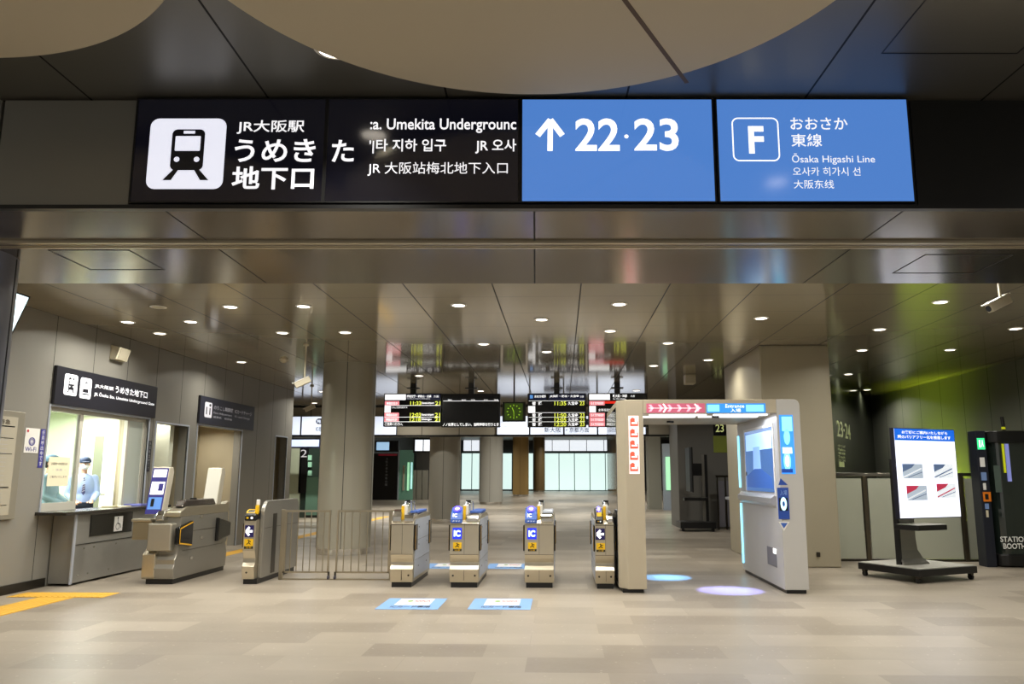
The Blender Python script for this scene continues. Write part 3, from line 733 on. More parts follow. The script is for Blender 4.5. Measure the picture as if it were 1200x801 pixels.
def make_gate(x0, x1, y0, y1, variant, label, top='blue'):
    t = thing('ticket_gate', label, 'ticket gate', ((x0 + x1) / 2, y0, 0), group='automatic ticket gates')
    w_ = x1 - x0; xm = (x0 + x1) / 2 if variant != 'arrow' else x0 + w_ * .55
    MB().box(x0 + .02, x1 - .02, y0 + .04, y1 - .04, 0, .075, black).build('plinth', t)
    b = MB(); b.prism_x(gate_profile(y0, y1), x0, x1, body_m); b.build('body', t, bevel=.006)
    s = MB(); s.box(x0 + .002, x1 - .002, y0 - .002, y0 + .01, .858, .864, dark_steel).box(xm - .002, xm + .002, y0 - .002, y0 + .01, .46, .88, dark_steel).box(xm - .002, xm + .002, y0 - .0015, y0 + .03, .1, .24, dark_steel)
    s.box(x0 + .002, x1 - .002, y0 - .0015, y0 + .01, .452, .457, dark_steel)
    s.build('panel_joint', t)
    s = MB(); s.box(x1, x1 + .006, y0 + .12, y1 - .12, .12, .93, steel_side).box(x0 - .006, x0, y0 + .12, y1 - .12, .12, .93, steel_side); s.build('side_cover', t)
    s = MB()
    for xx in (x0 - .008, x1 + .006):
        e = .004
        s.box(xx, xx + .002, y0 + .14, y1 - .14, .63, .634, dark_steel).box(xx, xx + .002, y0 + .14, y1 - .14, .36, .364, dark_steel)
        for yy in (y0 + .4, y1 - .4):
            for zz in (.8, .55, .25): s.box(xx, xx + .002, yy, yy + .04, zz, zz + .02, dark_steel)
    s.build('side_joint', t)
    for xx, sg in ((x0, -1), (x1, 1)):
        for yy in (y0 + .03, y1 - .24):
            s = MB(); X = sorted((xx + sg * .004, xx + sg * .022))
            s.box(X[0], X[1], yy, yy + .21, .50, .86, black_gloss); so = s.build('sensor_window', t, bevel=.006)
            X = sorted((xx + sg * .022, xx + sg * .024)); e = MB(); e.box(X[0], X[1], yy + .01, yy + .02, .52, .84, gold); sub(e.build('edge_stripe', t), so)
    # aisle side ticket block
    MB().prism_x([(y0 - .005, .90), (y0 - .005, .95), (y0 + .03, 1.0), (y0 + .12, 1.02), (y0 + .36, 1.02), (y0 + .36, .93)], xm + .02, x1 - .01, chrome).build('ticket_slot', t, bevel=.012)
    tc = {'blue': blue, 'grey': steel_side, 'black': black}[top]
    MB().box(xm + .03, x1 - .015, y0 + .38, y1 - .3, 1.0, 1.04, tc).build('top_cover', t, bevel=.01)
    # reader
    if variant != 'blank': add_reader(t, x0, xm, y0, variant)
    else: MB().prism_x([(y0 - .005, .90), (y0 - .005, .97), (y0 + .05, 1.05), (y0 + .16, 1.07), (y0 + .3, 1.0), (y0 + .3, .93)], x0 + .01, xm - .02, chrome).build('front_block', t, bevel=.012)
    # sensor post
    sp = MB().box(xm - .03, xm + .045, y0 + .06, y0 + .16, .95, 1.14, white); po = sp.build('sensor_post', t, bevel=.01)
    q = MB().box(xm - .03, xm + .01, y0 + .045, y0 + .06, .93, 1.12, yellow); sub(q.build('yellow_sticker', t), po)
    q = MB().tube([(xm, y0 + .12, 1.13), (xm, y0 + .2, 1.17), (xm, y0 + .62, 1.17), (xm, y0 + .66, 1.03)], .012, steel_side).tube([(xm + .05, y0 + .12, 1.12), (xm + .05, y0 + .22, 1.165), (xm + .05, y0 + .62, 1.165), (xm + .05, y0 + .66, 1.03)], .010, chrome).box(xm - .01, xm + .06, y0 + .22, y0 + .25, 1.17, 1.20, black)
    q.build('top_rail', t)
    # front display and sticker
    if variant in ('ic', 'arrow'):
        cxm = (x0 + xm) / 2; D = MB()
        P = Panel((cxm - .065, y0, .665), (.13, 0, 0), (0, 0, .155), (0, -1, 0))
        P.slab(D, 0, 0, 1, 1, blue_hi if variant == 'ic' else M('arrow_panel', '#16104a', .4, emit=.3), 0, .006)
        do = D.build('direction_display', t)
        q = MB()
        if variant == 'ic':
            P.text(q, 'IC', .14, .22, .86, .80, M('ic_letters', '#d8f2ff', .4, emit=1.3), .008, .05)
        else:
            P.line(q, [(.15, .5), (.88, .5)], .032, white_hi, .008); P.line(q, [(.52, .85), (.15, .5), (.52, .15)], .032, white_hi, .009)
        sub(q.build('display_symbol', t), do)
        q = MB(); P = Panel((cxm - .055, y0, .50), (.12, 0, 0), (0, 0, .12), (0, -1, 0)); no_entry(P, q); q.build('warning_sticker', t)
    for xx in ((x0 + .05, x1 - .05) if variant != 'blank' else (x1 - .06,)): MB().cyl((xx, y0 + .002, .165), (xx, y0 + .06, .165), .014, dark_steel, n=12).build('lock', t)
    return t
make_gate(-2.42, -2.10, 11.5, 13.0, 'blank', 'ticket gate with blue top and no front display, right of the steel fence', 'blue')
make_gate(-1.58, -1.17, 11.5, 13.0, 'ic', 'ticket gate with blue IC display and blue top, before the pale far column', 'blue')
make_gate(-0.52, -0.11, 11.5, 13.0, 'ic', 'ticket gate with blue IC display and grey top, before the glowing glass', 'grey')
make_gate(0.47, 0.735, 11.43, 12.93, 'arrow', 'narrow ticket gate with white left arrow beside the walk-through arch pillar', 'grey')

# narrow gate with tall side screen, left of the fence
x0, x1, y0, y1 = -4.64, -4.40, 11.75, 13.45
t = thing('ticket_gate', 'narrow ticket gate with tall steel side panel and left arrow, left of the fence', 'ticket gate', (-4.5, y0, 0), group='automatic ticket gates')
MB().box(x0 + .02, x1 - .02, y0 + .04, y1 - .04, 0, .075, black).build('plinth', t)
MB().prism_x([(y0 + .03, .07), (y0 + .6, .07), (y0 + .6, .93), (y0 + .03, .93), (y0, .9), (y0, .47), (y0 + .05, .36), (y0 + .04, .3), (y0, .25)], x0, x1 - .06, body_m).build('body', t, bevel=.006)
pr = [(y0 + .14, .07), (y1, .07)] + [(y1 - .12 + .12 * math.cos(a * PI / 10), 1.06 + .12 * math.sin(a * PI / 10)) for a in range(0, 6)] + [(y0 + .34 - .20 * math.sin(a * PI / 12), .98 + .20 * math.cos(a * PI / 12)) for a in range(0, 7)]
MB().prism_x(pr, x1 - .06, x1, M('side_screen_steel', '#9c9991', .34, .7, noise=.06, nscale=2)).build('side_panel', t, bevel=.01)
s = MB()
for yy in (.52, 1.0): s.box(x1, x1 + .004, y0 + yy, y0 + yy + .16, .1, .98, dark_steel)
s.box(x1, x1 + .003, y0 + .2, y1 - .05, .78, .785, dark_steel); s.build('side_strip', t)
MB().prism_x([(y0 - .02, .90), (y0 + .3, .90), (y0 + .3, 1.02), (y0 + .14, 1.04), (y0 - .02, .98)], x0 + .01, x1 - .06, black).build('card_reader', t, bevel=.012)
P = Panel((x0 + .02, y0 - .021, .91), (.14, 0, 0), (0, 0, .07), (0, -1, 0)); q = MB(); P.ellipse(q, .25, .45, .12, .2, yellow, .002); P.ellipse(q, .7, .45, .13, .25, white_txt, .002)
P2 = Panel((x0 + .02, y0 + .0, 1.0), (.13, 0, 0), (0, .1, .05), Vector((0, -.05, .1)).normalized()); P2.round_rect(q, 0, 0, 1, 1, .02, yellow, .012, hole=.015); q.build('reader_print', t)
MB().box(x1 - .10, x1 - .06, y0 + .03, y0 + .10, .95, 1.12, yellow).box(x1 - .10, x1 - .06, y0 + .06, y0 + .12, 1.12, 1.2, white).build('sensor_post', t, bevel=.008)
P = Panel((x0 + .02, y0, .665), (.13, 0, 0), (0, 0, .17), (0, -1, 0)); q = MB(); P.slab(q, 0, 0, 1, 1, MATS['arrow_panel'], 0, .006); do = q.build('direction_display', t)
q = MB(); P.line(q, [(.15, .5), (.88, .5)], .032, white_hi, .008); P.line(q, [(.52, .85), (.15, .5), (.52, .15)], .032, white_hi, .009); sub(q.build('display_symbol', t), do)
q = MB(); P = Panel((x0 + .02, y0, .50), (.13, 0, 0), (0, 0, .14), (0, -1, 0)); no_entry(P, q); q.build('warning_sticker', t)
MB().box(x0 - .018, x0 - .002, y0 + .02, y0 + .2, .52, .86, black_gloss).box(x0 - .02, x0 - .018, y0 + .02, y0 + .04, .54, .84, gold).build('sensor_window', t)
MB().cyl((x0 + .07, y0 + .005, .165), (x0 + .07, y0 + .03, .165), .014, dark_steel, n=12).build('lock', t)

# wide-aisle gate at the left
x0, x1, y0, y1 = -6.06, -5.62, 11.7, 13.55
t = thing('wide_ticket_gate', 'wide steel accessible ticket gate with two leaning guide boards beside the counter', 'ticket gate', (-5.85, y0, 0), group='automatic ticket gates')
MB().box(x0 + .03, x1 - .02, y0 + .04, y1 - .04, 0, .075, black).build('plinth', t)
prof = [(y0 + .03, .07), (y1 - .03, .07), (y1, .3), (y1 - .08, .45), (y1 - .02, .5), (y1 - .02, .95), (y0 + .14, .95), (y0 + .10, .5), (y0 + .09, .42), (y0 + .03, .34), (y0 + .03, .28), (y0, .22)]
MB().prism_x(prof, x0 + .05, x1, MATS['side_screen_steel']).build('body', t, bevel=.01)
lowp = MB().prism_x([(y0 + .03, .07), (y0 + .3, .07), (y0 + .3, .50), (y0 + .1, .50), (y0 + .0, .42), (y0 + .0, .1)], x0 - .03, x0 + .16, body_m).build('kick_panel', t, bevel=.01)
MB().box(x0 + .03, x1 - .06, y0 - .02, y0 + .2, .47, .86, M('gate_box_steel', '#aca698', .38, .6)).build('front_box', t, bevel=.02)
for yy, sg in ((y0 + .0, 1), (y1 - .50, -1)):
    s = MB(); s.prism_x([(yy, .56), (yy + .46, .50), (yy + .46, .88), (yy, .80)] if sg > 0 else [(yy, .5), (yy + .5, .56), (yy + .5, .78), (yy, .88)], x1 - .02, x1 + .05, black_gloss)
    so = s.build('sensor_window', t, bevel=.02)
    if sg > 0:
        P = Panel((x1 + .052, yy, .5), (0, .46, 0), (0, 0, .38)); q = MB(); P.line(q, [(.93, .06), (.07, .2), (.07, .75), (.93, .95)], .02, gold, .001); sub(q.build('edge_stripe', t), so)
s = MB(); s.box(x1, x1 + .004, y0 + .45, y1 - .5, .72, .725, dark_steel).box(x1, x1 + .004, y0 + .25, y1 - .2, .45, .455, dark_steel)
for yy, zz in ((.75, .92), (.8, .60), (.5, .32)): s.box(x1, x1 + .012, y0 + yy, y0 + yy + .09, zz - .02, zz + .02, chrome)
s.build('side_fitting', t)
MB().prism_x([(y0 + .1, .95), (y0 + .1, 1.02), (y0 + .3, 1.09), (y1 - .15, 1.09), (y1 - .02, 1.13), (y1 + .02, .95)], x1 - .22, x1, body_m).build('upper_body', t, bevel=.015)
MB().prism_x([(y0 + .22, 1.09), (y0 + .32, 1.19), (y1 - .55, 1.19), (y1 - .45, 1.09)], x1 - .17, x1 - .03, M('gate_top_dark', '#3a3330', .15, coat=.5)).build('top_cover', t, bevel=.02)
MB().cyl((x1 - .1, y0 + .7, 1.19), (x1 - .1, y0 + .7, 1.21), .05, black).build('top_button', t)
MB().prism_x([(y0 + .0, .90), (y0 + .0, .98), (y0 + .06, 1.04), (y0 + .4, 1.08), (y0 + .4, .90)], x0 + .12, x1 - .20, chrome).build('ticket_slot', t, bevel=.015)
MB().box(x0 - .26, x0 + .03, y0 + .10, y0 + .24, .62, .88, M('arm_box', '#a89e88', .35, .85)).box(x0 - .28, x0 + .02, y0 + .08, y0 + .3, .88, .92, body_m).build('side_arm', t, bevel=.01)
# leaning guide boards: foot near the aisle, face toward the camera
def tower(x, y, w_, face, printed, nm):
    pr = [(y, .98), (y + .16, .98), (y + .30, 1.6), (y + .26, 1.68), (y + .15, 1.68)]
    a = MB().prism_x(pr, x, x + w_, M('tower_cream', '#cbc4b2', .4, .3)); to = a.build(nm, t, bevel=.012)
    P = Panel((x + .01, y - .006, .99), (w_ - .02, 0, 0), (0, .15, .67), Vector((0, -.67, .15)).normalized()); q = MB()
    if printed:
        P.slab(q, 0, 0, 1, 1, purple, 0, .004); P.quad(q, .08, .80, .92, .97, white_txt, .006); P.quad(q, .08, .42, .92, .70, white_txt, .006); P.quad(q, .08, .10, .92, .36, M('tower_blue', '#5f8fd8', .4, emit=.4), .006)
        P.quad(q, .25, .16, .45, .33, black, .008); P.text(q, 'きっぷ', .2, .85, .8, .93, purple, .008); P.quad(q, .55, .50, .85, .66, purple, .008)
    else: P.slab(q, 0, 0, 1, 1, M('tower_back', '#c4c1b6', .4, emit=.05), 0, .004)
    sub(q.build('guide_face', t), to)
tower(x0 - .10, y0 + .1, .26, 1, True, 'guide_board')
tower(x0 + .12, y1 - .35, .24, 1, False, 'guide_board')

# barred steel fence with double leaf
t = thing('barred_fence', 'low steel barred fence with double gate between the narrow gate and blue-topped gate', 'fence', (-3.4, 12.3, 0))
fy = 12.3
for a, b, nm in ((-4.22, -3.52, 'left_leaf'), (-3.42, -2.60, 'right_leaf')):
    f = MB(); f.box(a, b, fy - .012, fy + .012, 1.0, 1.03, steel_warm).box(a, b, fy - .012, fy + .012, .10, .125, steel_warm).box(a, a + .025, fy - .012, fy + .012, .1, 1.0, steel_warm).box(b - .025, b, fy - .012, fy + .012, .1, 1.0, steel_warm)
    fo = f.build('gate_leaf', t)
    n = 6
    for k in range(n):
        xx = a + (b - a) * (k + 1) / (n + 1); sub(MB().cyl((xx, fy, .12), (xx, fy, 1.0), .008, steel_warm, n=8).build('bar', t), fo)
MB().box(-4.26, -2.58, fy - .02, fy + .02, .0, .02, steel_warm).build('floor_rail', t)
MB().box(-4.28, -4.22, fy - .02, fy + .02, 0, 1.04, steel_warm).build('post', t, bevel=.004)
MB().box(-2.60, -2.55, fy - .02, fy + .02, 0, 1.04, steel_warm).build('post', t, bevel=.004)
for xx in (-3.52, -3.42): MB().box(xx - .012, xx + .012, fy - .02, fy + .02, .03, .12, dark_steel).cyl((xx - .015, fy - .01, .035), (xx + .015, fy - .01, .035), .03, M('castor', '#3a3848', .4)).build('castor', t)

# =================================================================== WALK-THROUGH ARCH
t = thing('walkthrough_gate', 'tall pale arch-shaped walk-through face recognition gate with blue screens', 'ticket gate', (2.05, 11.05, 0))
pale = M('arch_paint', '#bbb09b', .38, .2, noise=.02)
pale2 = M('arch_paint_inner', '#9a9ba6', .33, .5)
ya, yz = 11.05, 13.55
MB().hexa([(.78, yz), (.78, ya + .18), (.89, ya), (1.14, ya), (1.14, yz)], .05, 2.59, pale).build('left_pillar', t, bevel=.008)
MB().box(.82, 1.10, ya + .05, yz - .04, 0, .05, black).build('left_plinth', t)
MB().box(.772, .78, ya + .22, yz - .06, .1, 2.5, M('mirror_side', '#8f8f90', .06, 1.0)).build('mirror_panel', t)
rr = [(2.97, .05), (3.29, .05)] + [(3.21 + .08 * math.cos(a * PI / 10), 2.51 + .08 * math.sin(a * PI / 10)) for a in range(0, 6)] + [(2.97, 2.59)]
rb = M('arch_paint_right', '#c0bebb', .38, .2, noise=.02)
MB().prism_y(rr, ya, yz, rb).build('right_pillar', t, bevel=.008)
MB().box(3.0, 3.26, ya + .04, yz - .04, 0, .05, black).build('right_plinth', t)
MB().box(1.14, 2.97, ya, yz, 2.40, 2.59, pale).build('canopy', t, bevel=.006)
P = Panel((1.14, ya, 2.40), (1.83, 0, 0), (0, 0, .19), (0, -1, 0))
pink = M('strip_pink', '#b0566c', .4, emit=.62, ecol='#b85872'); pinkl = M('strip_pink_light', '#f0a8bc', .4, emit=.8)
sblue = M('strip_blue', '#2a7fd0', .4, emit=.9, ecol='#2f86d8'); sblue2 = M('strip_cyan', '#7fd0f4', .4, emit=.9)
mb = MB(); P.slab_px(mb, 757.5, 472.5, 826, 483.5, pink, 0, .005)
for k in range(6): 
    a0, b0, a1, b1 = P.box_px(760 + k * 11, 474, 766 + k * 11, 482); P.poly(mb, [(a0, b0), (a0 + .02, b0), (a1, (b0 + b1) / 2), (a0 + .02, b1), (a0, b1), (a1 - .02, (b0 + b1) / 2)], pinkl, .007)
for uu in (779, 816):
    a, b = P.ab(uu, 478); P.line(mb, [(a - .012, b + .3), (a + .012, b), (a - .012, b - .3)], .018, white_hi, .008)
a, b = P.ab(760, 478); c, d = P.ab(822, 478); P.line(mb, [(a, b), (c, d)], .005, white_hi, .008)
mb.build('red_display', t)
mb = MB(); P.slab_px(mb, 828, 472.5, 897, 483.5, sblue, 0, .005); P.slab_px(mb, 829, 474, 843, 482, sblue2, .004, .006); P.slab_px(mb, 874, 474, 895, 482, sblue2, .004, .006)
P.text_px(mb, 'Entrance', 850, 473.5, 872, 477.5, white_hi, .008); P.text_px(mb, '入場', 856, 478.5, 868, 482.5, white_hi, .008)
mb.build('blue_display', t)
for xa, xb, yy in ((1.25, 2.05, 11.25), (1.2, 1.95, 11.6), (2.15, 2.9, 11.25), (2.0, 2.85, 11.6)):
    MB().box(xa, xb, yy, yy + .08, 2.385, 2.40, M('strip_lamp', '#ffffff', .4, emit=3.0)).build('strip_lamp', t, bevel=.004)
for xx in (1.6, 2.5):
    l = bpy.data.lights.new('lamp', 'AREA'); l.shape = 'RECTANGLE'; l.size = .8; l.size_y = .4; l.energy = 16; l.color = (.78, .84, 1)
    lo = bpy.data.objects.new('lamp', l); COL.objects.link(lo); lo.parent = t; lo.location = (xx - 2.05, .45, 2.37)
# lower left pillar: red display down its front
P = Panel((.89, ya, .05), (.25, 0, 0), (0, 0, 2.54), (0, -1, 0)); mb = MB(); P.slab_px(mb, 737, 487, 749, 555, M('pillar_strip', '#f2d6d6', .4, emit=.85), 0, .005)
strip_r = M('pillar_strip_red', '#d8503c', .4, emit=.85)
for k in range(5):
    v0 = 489 + k * 13.2; a0, b0, a1, b1 = P.box_px(738.3, v0, 747.7, v0 + 10)
    P.poly(mb, [(a0, b0), (a1, b0), (a1, b0 + (b1 - b0) * .4), (a1 - .04, b0 + (b1 - b0) * .8), (a0 + .12, b1), (a0, b0 + (b1 - b0) * .8)], strip_r, .007)
    P.line(mb, [(a0 + .08, b0 + (b1 - b0) * .35), (a1 - .05, b0 + (b1 - b0) * .35)], .02, M('pillar_strip_white', '#ffffff', .4, emit=1.0), .009)
    P.quad(mb, (a0 * .4 + a1 * .6), b0 + (b1 - b0) * .5, a1 - .05, b1, MATS['pillar_strip_white'], .009)
mb.build('red_sign', t)
# right pillar front: blue screen and touch panel
P = Panel((2.97, ya, .05), (.32, 0, 0), (0, 0, 2.54), (0, -1, 0)); mb = MB(); P.slab_px(mb, 914.5, 486, 930.5, 555, M('pillar_blue', '#3d86e8', .4, emit=1.0, ecol='#2c8ae8'), 0, .005)
lc = M('pillar_cyan', '#8adcf8', .4, emit=1.2, ecol='#7ad4f8')
P.quad_px(mb, 916, 488, 928, 505, lc, .007); a, b = P.ab(922, 512); P.ellipse(mb, a, b, .13, .04, lc, .007); a, b = P.ab(922.5, 540); P.ellipse(mb, a, b, .15, .05, lc, .007); P.ellipse(mb, a, b, .08, .03, white_hi, .009)
P.quad_px(mb, 917, 524, 928, 531, white_hi, .008); P.quad_px(mb, 916, 549, 929, 553.5, M('pillar_navy', '#123a86', .4, emit=.8), .008)
mb.build('blue_sign', t)
mb = MB(); bl = M('touch_blue', '#24438f', .35, emit=.2)
a0, b0, a1, b1 = P.box_px(912, 560, 923, 568); P.poly(mb, [(a0, b0), (a1, b0), (a0 + (a1 - a0) * .25, b1)], bl, .004)
P.slab_px(mb, 911.5, 571, 924.5, 608, bl, 0, .01); P.text_px(mb, '入場', 914, 574, 922, 580, M('touch_txt', '#8fb0e8', .5), .012)
P.slab_px(mb, 913, 583, 923, 598, black, .01, .014); a, b = P.ab(918, 590); P.ellipse(mb, a, b, .13, .035, cyan_hi, .016); P.ellipse(mb, a, b, .05, .014, bl, .018)
a0, b0, a1, b1 = P.box_px(912.5, 611, 925.5, 622); P.poly(mb, [(a0, b1), ((a0 + a1) / 2 - .02, b0), (a1, b1)], white, .003); P.poly(mb, [(a0 + .08, b1 - .006), ((a0 + a1) / 2 - .02, b0 + .014), (a1 - .08, b1 - .006)], blue, .005)
mb.build('touch_panel', t)
# right pillar inner side (faces -x)
P = Panel((2.97, yz, .05), (0, -(yz - ya), 0), (0, 0, 2.54), (-1, 0, 0))
mb = MB(); a0, b0 = P.ab(873, 576); a1, b1 = P.ab(911, 498); 
fa0, fa1, fz0, fz1 = .20, .90, .50, .86
P.slab(mb, fa0, fz0 - .02, fa0 + .02, fz1, white, -.0, .012); P.slab(mb, fa1, fz0 - .02, fa1 + .02, fz1, white, 0, .012); P.slab(mb, fa0, fz1, fa1 + .02, fz1 + .015, white, 0, .012)
fo = mb.build('screen_frame', t)
mb = MB(); win = M('arch_window', '#20365f', .08, emit=.55, ecol='#6f9fe6'); P.slab(mb, fa0 + .02, fz0, fa1, fz1, win, 0, .006)
P.quad(mb, fa0 + .05, fz1 - .12, fa1 - .02, fz1 - .02, M('arch_window_pale', '#a9d8ff', .1, emit=.85, ecol='#b4deff'), .008)
P.poly(mb, [(fa0 + .05, fz0 + .02), (fa1 - .03, fz0 + .02), (fa1 - .05, fz0 + .08), (.62, fz0 + .13), (.45, fz0 + .13), (fa0 + .06, fz0 + .09)], M('arch_window_low', '#3f66b0', .1, emit=.6), .009)
P.poly(mb, [(.42, fz0 + .1), (.62, fz0 + .1), (.6, fz1 - .1), (.44, fz1 - .1)], M('arch_window_mid', '#8fb8f0', .1, emit=.8), .0085)
mb.build('side_screen', t)
lz = 1.30
mb = MB(); mb.prism_y([(2.97, lz - .18), (2.97, lz), (2.90, lz - .06), (2.90, lz - .13)], ya + .25, yz - .15, M('arch_ledge', '#c2c1c4', .3, .6)).build('ledge', t, bevel=.006)
for z0_, z1_ in ((.15, 1.1), (1.36, 2.2)): MB().box(2.955, 2.97, yz - .12, yz - .05, z0_, z1_, M('edge_lamp', '#a8ecff', .4, emit=1.8, ecol='#7fdcff')).build('edge_lamp', t)
MB().box(2.962, 2.97, yz - .62, yz - .55, 1.55, 1.61, black).build('camera_port', t)
s = MB(); s.box(2.966, 2.97, ya + .35, ya + .85, .30, .55, M('recess_dark', '#6f6e72', .4)).box(2.962, 2.9665, ya + .35, ya + .50, .48, .55, white_hi); s.build('recess', t)
# floor light projectors under the canopy
def projector(x, y, tx, ty, e, size, col, label):
    l = bpy.data.lights.new('projector_light', 'SPOT'); l.energy = e; l.spot_size = size; l.spot_blend = .35; l.color = col; l.shadow_soft_size = .02
    lo = bpy.data.objects.new('projector_light', l); COL.objects.link(lo); lo.parent = t
    lo.location = (x - 2.05, y - 11.05, 2.36)
    d = Vector((tx, ty, 0)) - Vector((x, y, 2.36)); lo.rotation_euler = d.to_track_quat('-Z', 'Y').to_euler()
    MB().cyl((x, y, 2.40), (x, y, 2.37), .035, black).build('projector', t)
projector(2.2, 11.5, 2.30, 11.35, 1500, .40, (.22, .25, 1.0), '')
projector(2.25, 11.55, 2.34, 11.36, 260, .24, (.6, 1.0, 1.0), '')
projector(1.7, 12.6, 1.60, 12.75, 1500, .36, (.12, .4, 1.0), '')
projector(1.75, 12.65, 1.64, 12.78, 220, .22, (.4, 1.0, .95), '')

# =================================================================== FLOOR STICKERS AND TACTILE PAVING
skb = M('floor_sticker_blue', '#779fd4', .5); skw = M('floor_sticker_white', '#d6d6da', .5)
def sticker(cx, cy, w_, d_, label):
    P = Panel((cx - w_ / 2, cy - d_ / 2, .0015), (w_, 0, 0), (0, d_, 0), (0, 0, 1))
    t = thing('floor_sticker', label, 'floor sticker', (cx, cy, 0), group='blue floor stickers at the ticket gates')
    m = MB(); P.slab(m, 0, 0, 1, 1, skb, 0, .002); m.build('sheet', t)
    m = MB(); P.quad(m, .22, .36, .80, .95, skw, .003); P.ellipse(m, .42, .72, .05, .07, M('sticker_green', '#7aa04a', .6), .004); P.text(m, 'ICOCA', .50, .66, .76, .80, red, .004, .03)
    P.text(m, 'ICカード専用', .2, .12, .84, .3, navy, .004, .02); m.build('print', t)
sticker(-1.83, 10.08, .74, .84, 'blue floor sticker in front of the aisle right of the blue-topped gate')
sticker(-0.74, 10.10, .74, .84, 'blue floor sticker in front of the aisle between the two IC gates')
sticker(-2.0, 14.2, .72, .8, 'blue floor sticker behind the gates, the left one of two')
sticker(-0.92, 14.2, .72, .8, 'blue floor sticker behind the gates, the right one of two')
tac = M('tactile_yellow', '#d7a83c', .6, noise=.06)
def tactile(pts, label):
    m = MB(); m.hexa(pts, 0.0, .006, tac)
    xs = [p[0] for p in pts]; ys = [p[1] for p in pts]
    x = min(xs) + .05
    while x < max(xs) - .03:
        m.box(x, x + .03, min(ys) + .03, max(ys) - .03, .006, .010, tac); x += .075
    tag(m.build('tactile_strip', org=((min(xs) + max(xs)) / 2, (min(ys) + max(ys)) / 2, 0)), label, 'tactile paving')
tactile([(-6.74, 5.5), (-6.28, 5.5), (-6.28, 10.42), (-6.74, 10.42)], 'yellow tactile strip running toward the camera at the left edge')
tactile([(-7.18, 10.44), (-5.92, 10.44), (-5.92, 10.86), (-7.18, 10.86)], 'yellow tactile crossbar strip in front of the counter')
tactile([(-6.85, 14.6), (-6.55, 14.6), (-6.55, 31), (-6.85, 31)], 'yellow tactile strip running on behind the ticket gates')

# =================================================================== LED DEPARTURE BOARDS
led_k = M('led_black', '#07070a', .25); led_y = M('led_yellow', '#d8e040', .4, emit=1.0, ecol='#e4ee50'); led_p = M('led_pink', '#f08a90', .4, emit=.9, ecol='#f29098')
led_w = M('led_white', '#ffffff', .4, emit=1.1); led_n = M('led_navy', '#141a3c', .4, emit=.4); led_r = M('led_red', '#e02818', .4, emit=1.0)
BY = 19.8
def board(x0, x1, z0, z1, label, rows_, pole=True, cat='departure board'):
    t = thing('departure_board', label, cat, ((x0 + x1) / 2, BY, z0), group='departure boards hung from the ceiling')
    MB().box(x0, x1, BY, BY + .16, z0, z1, black).build('casing', t, bevel=.01)
    P = Panel((x0, BY, z0), (x1 - x0, 0, 0), (0, 0, z1 - z0), (0, -1, 0))
    m = MB(); P.slab(m, .015, .02, .985, .98, led_k, 0, .003); rows_(P, m); m.build('display', t)
    xm = (x0 + x1) / 2
    m = MB(); m.box(xm - .07, xm + .07, BY + .02, BY + .14, z1, ZC, black).box(xm - .15, xm + .15, BY - .02, BY + .18, z1 + .12, z1 + .15, black); m.build('hanger', t)
    return t
def b1(P, m):
    P.quad(m, .02, .80, .38, .97, led_w, .005); P.quad(m, .39, .80, .98, .97, led_n, .005); P.text(m, '関西空港・和歌山・白浜', .40, .87, .82, .95, led_w, .007, .02); P.text(m, 'for Kansai-airport,Wakayama', .40, .82, .80, .85, led_w, .007); P.text(m, '方面', .86, .87, .95, .94, led_w, .007)
    for b, tm, nm, n, c in ((.64, '11:33', 'Kansai-airport', '21', 1), (.29, '12:03', 'Kansai-airport', '21', 1), (.15, '12:18', 'Shingu', '21', 1)):
        P.quad(m, .02, b, .27, b + .125, led_p, .005); P.text(m, '特急はるか', .05, b + .02, .24, b + .1, led_w, .007, .02)
        P.text(m, tm, .46, b, .65, b + .12, led_y, .006, .02); P.text(m, nm, .66, b + .02, .87 if len(nm) > 8 else .83, b + .1, led_w, .006, .02); P.text(m, n, .89, b, .98, b + .12, led_y, .006, .02); P.line(m, [(.02, b - .008), (.98, b - .008)], .01, led_w, .004)
    P.quad(m, .02, .42, .125, .62, led_w, .005); P.text(m, 'Ltd.Exp.は全車指定席です。', .14, .54, .42, .60, led_w, .006); P.text(m, 'ご注意ください。', .03, .03, .34, .12, led_w, .006, .02)
def b2(P, m):
    P.line(m, [(.02, .78), (.98, .78)], .012, led_w, .005)
    for a, s in ((.1, '種別'), (.34, '時刻'), (.5, '行先'), (.72, 'のりば'), (.9, '両数')): P.text(m, s, a, .79, a + .07, .83, led_w, .006)
    P.text(m, 'ノノ女落としてしまい、当駅停車を行うとき', .02, .03, .98, .13, led_w, .006, .02)
def b3(P, m):
    P.quad(m, .02, .80, .32, .97, led_n, .005); P.text(m, 'おおさか東線', .12, .87, .31, .95, led_w, .007, .02); P.quad(m, .04, .85, .09, .95, M('led_blue', '#5f9be8', .4, emit=.8), .006); P.quad(m, .36, .80, .98, .97, led_n, .005)
    P.text(m, 'JR淡路・放出・久宝寺', .38, .87, .88, .95, led_w, .007, .02); P.text(m, '方面', .90, .87, .96, .93, led_w, .007)
    for b, tm in ((.64, '11:35'), (.29, '11:50'), (.155, '12:05'), (.02, '12:20')):
        P.line(m, [(.02, b + .135), (.98, b + .135)], .008, led_w, .004)
        P.text(m, '普', .08, b + .01, .14, b + .11, led_w, .006, .03); P.text(m, '通', .18, b + .01, .25, b + .11, led_w, .006, .03)
        P.text(m, tm, .46, b, .66, b + .12, led_y, .006, .02); P.text(m, '久宝寺', .69, b + .01, .86, b + .11, led_w, .006, .02); P.text(m, '23', .89, b, .97, b + .12, led_y, .006, .02)
    P.quad(m, .01, .43, .13, .62, led_w, .005)
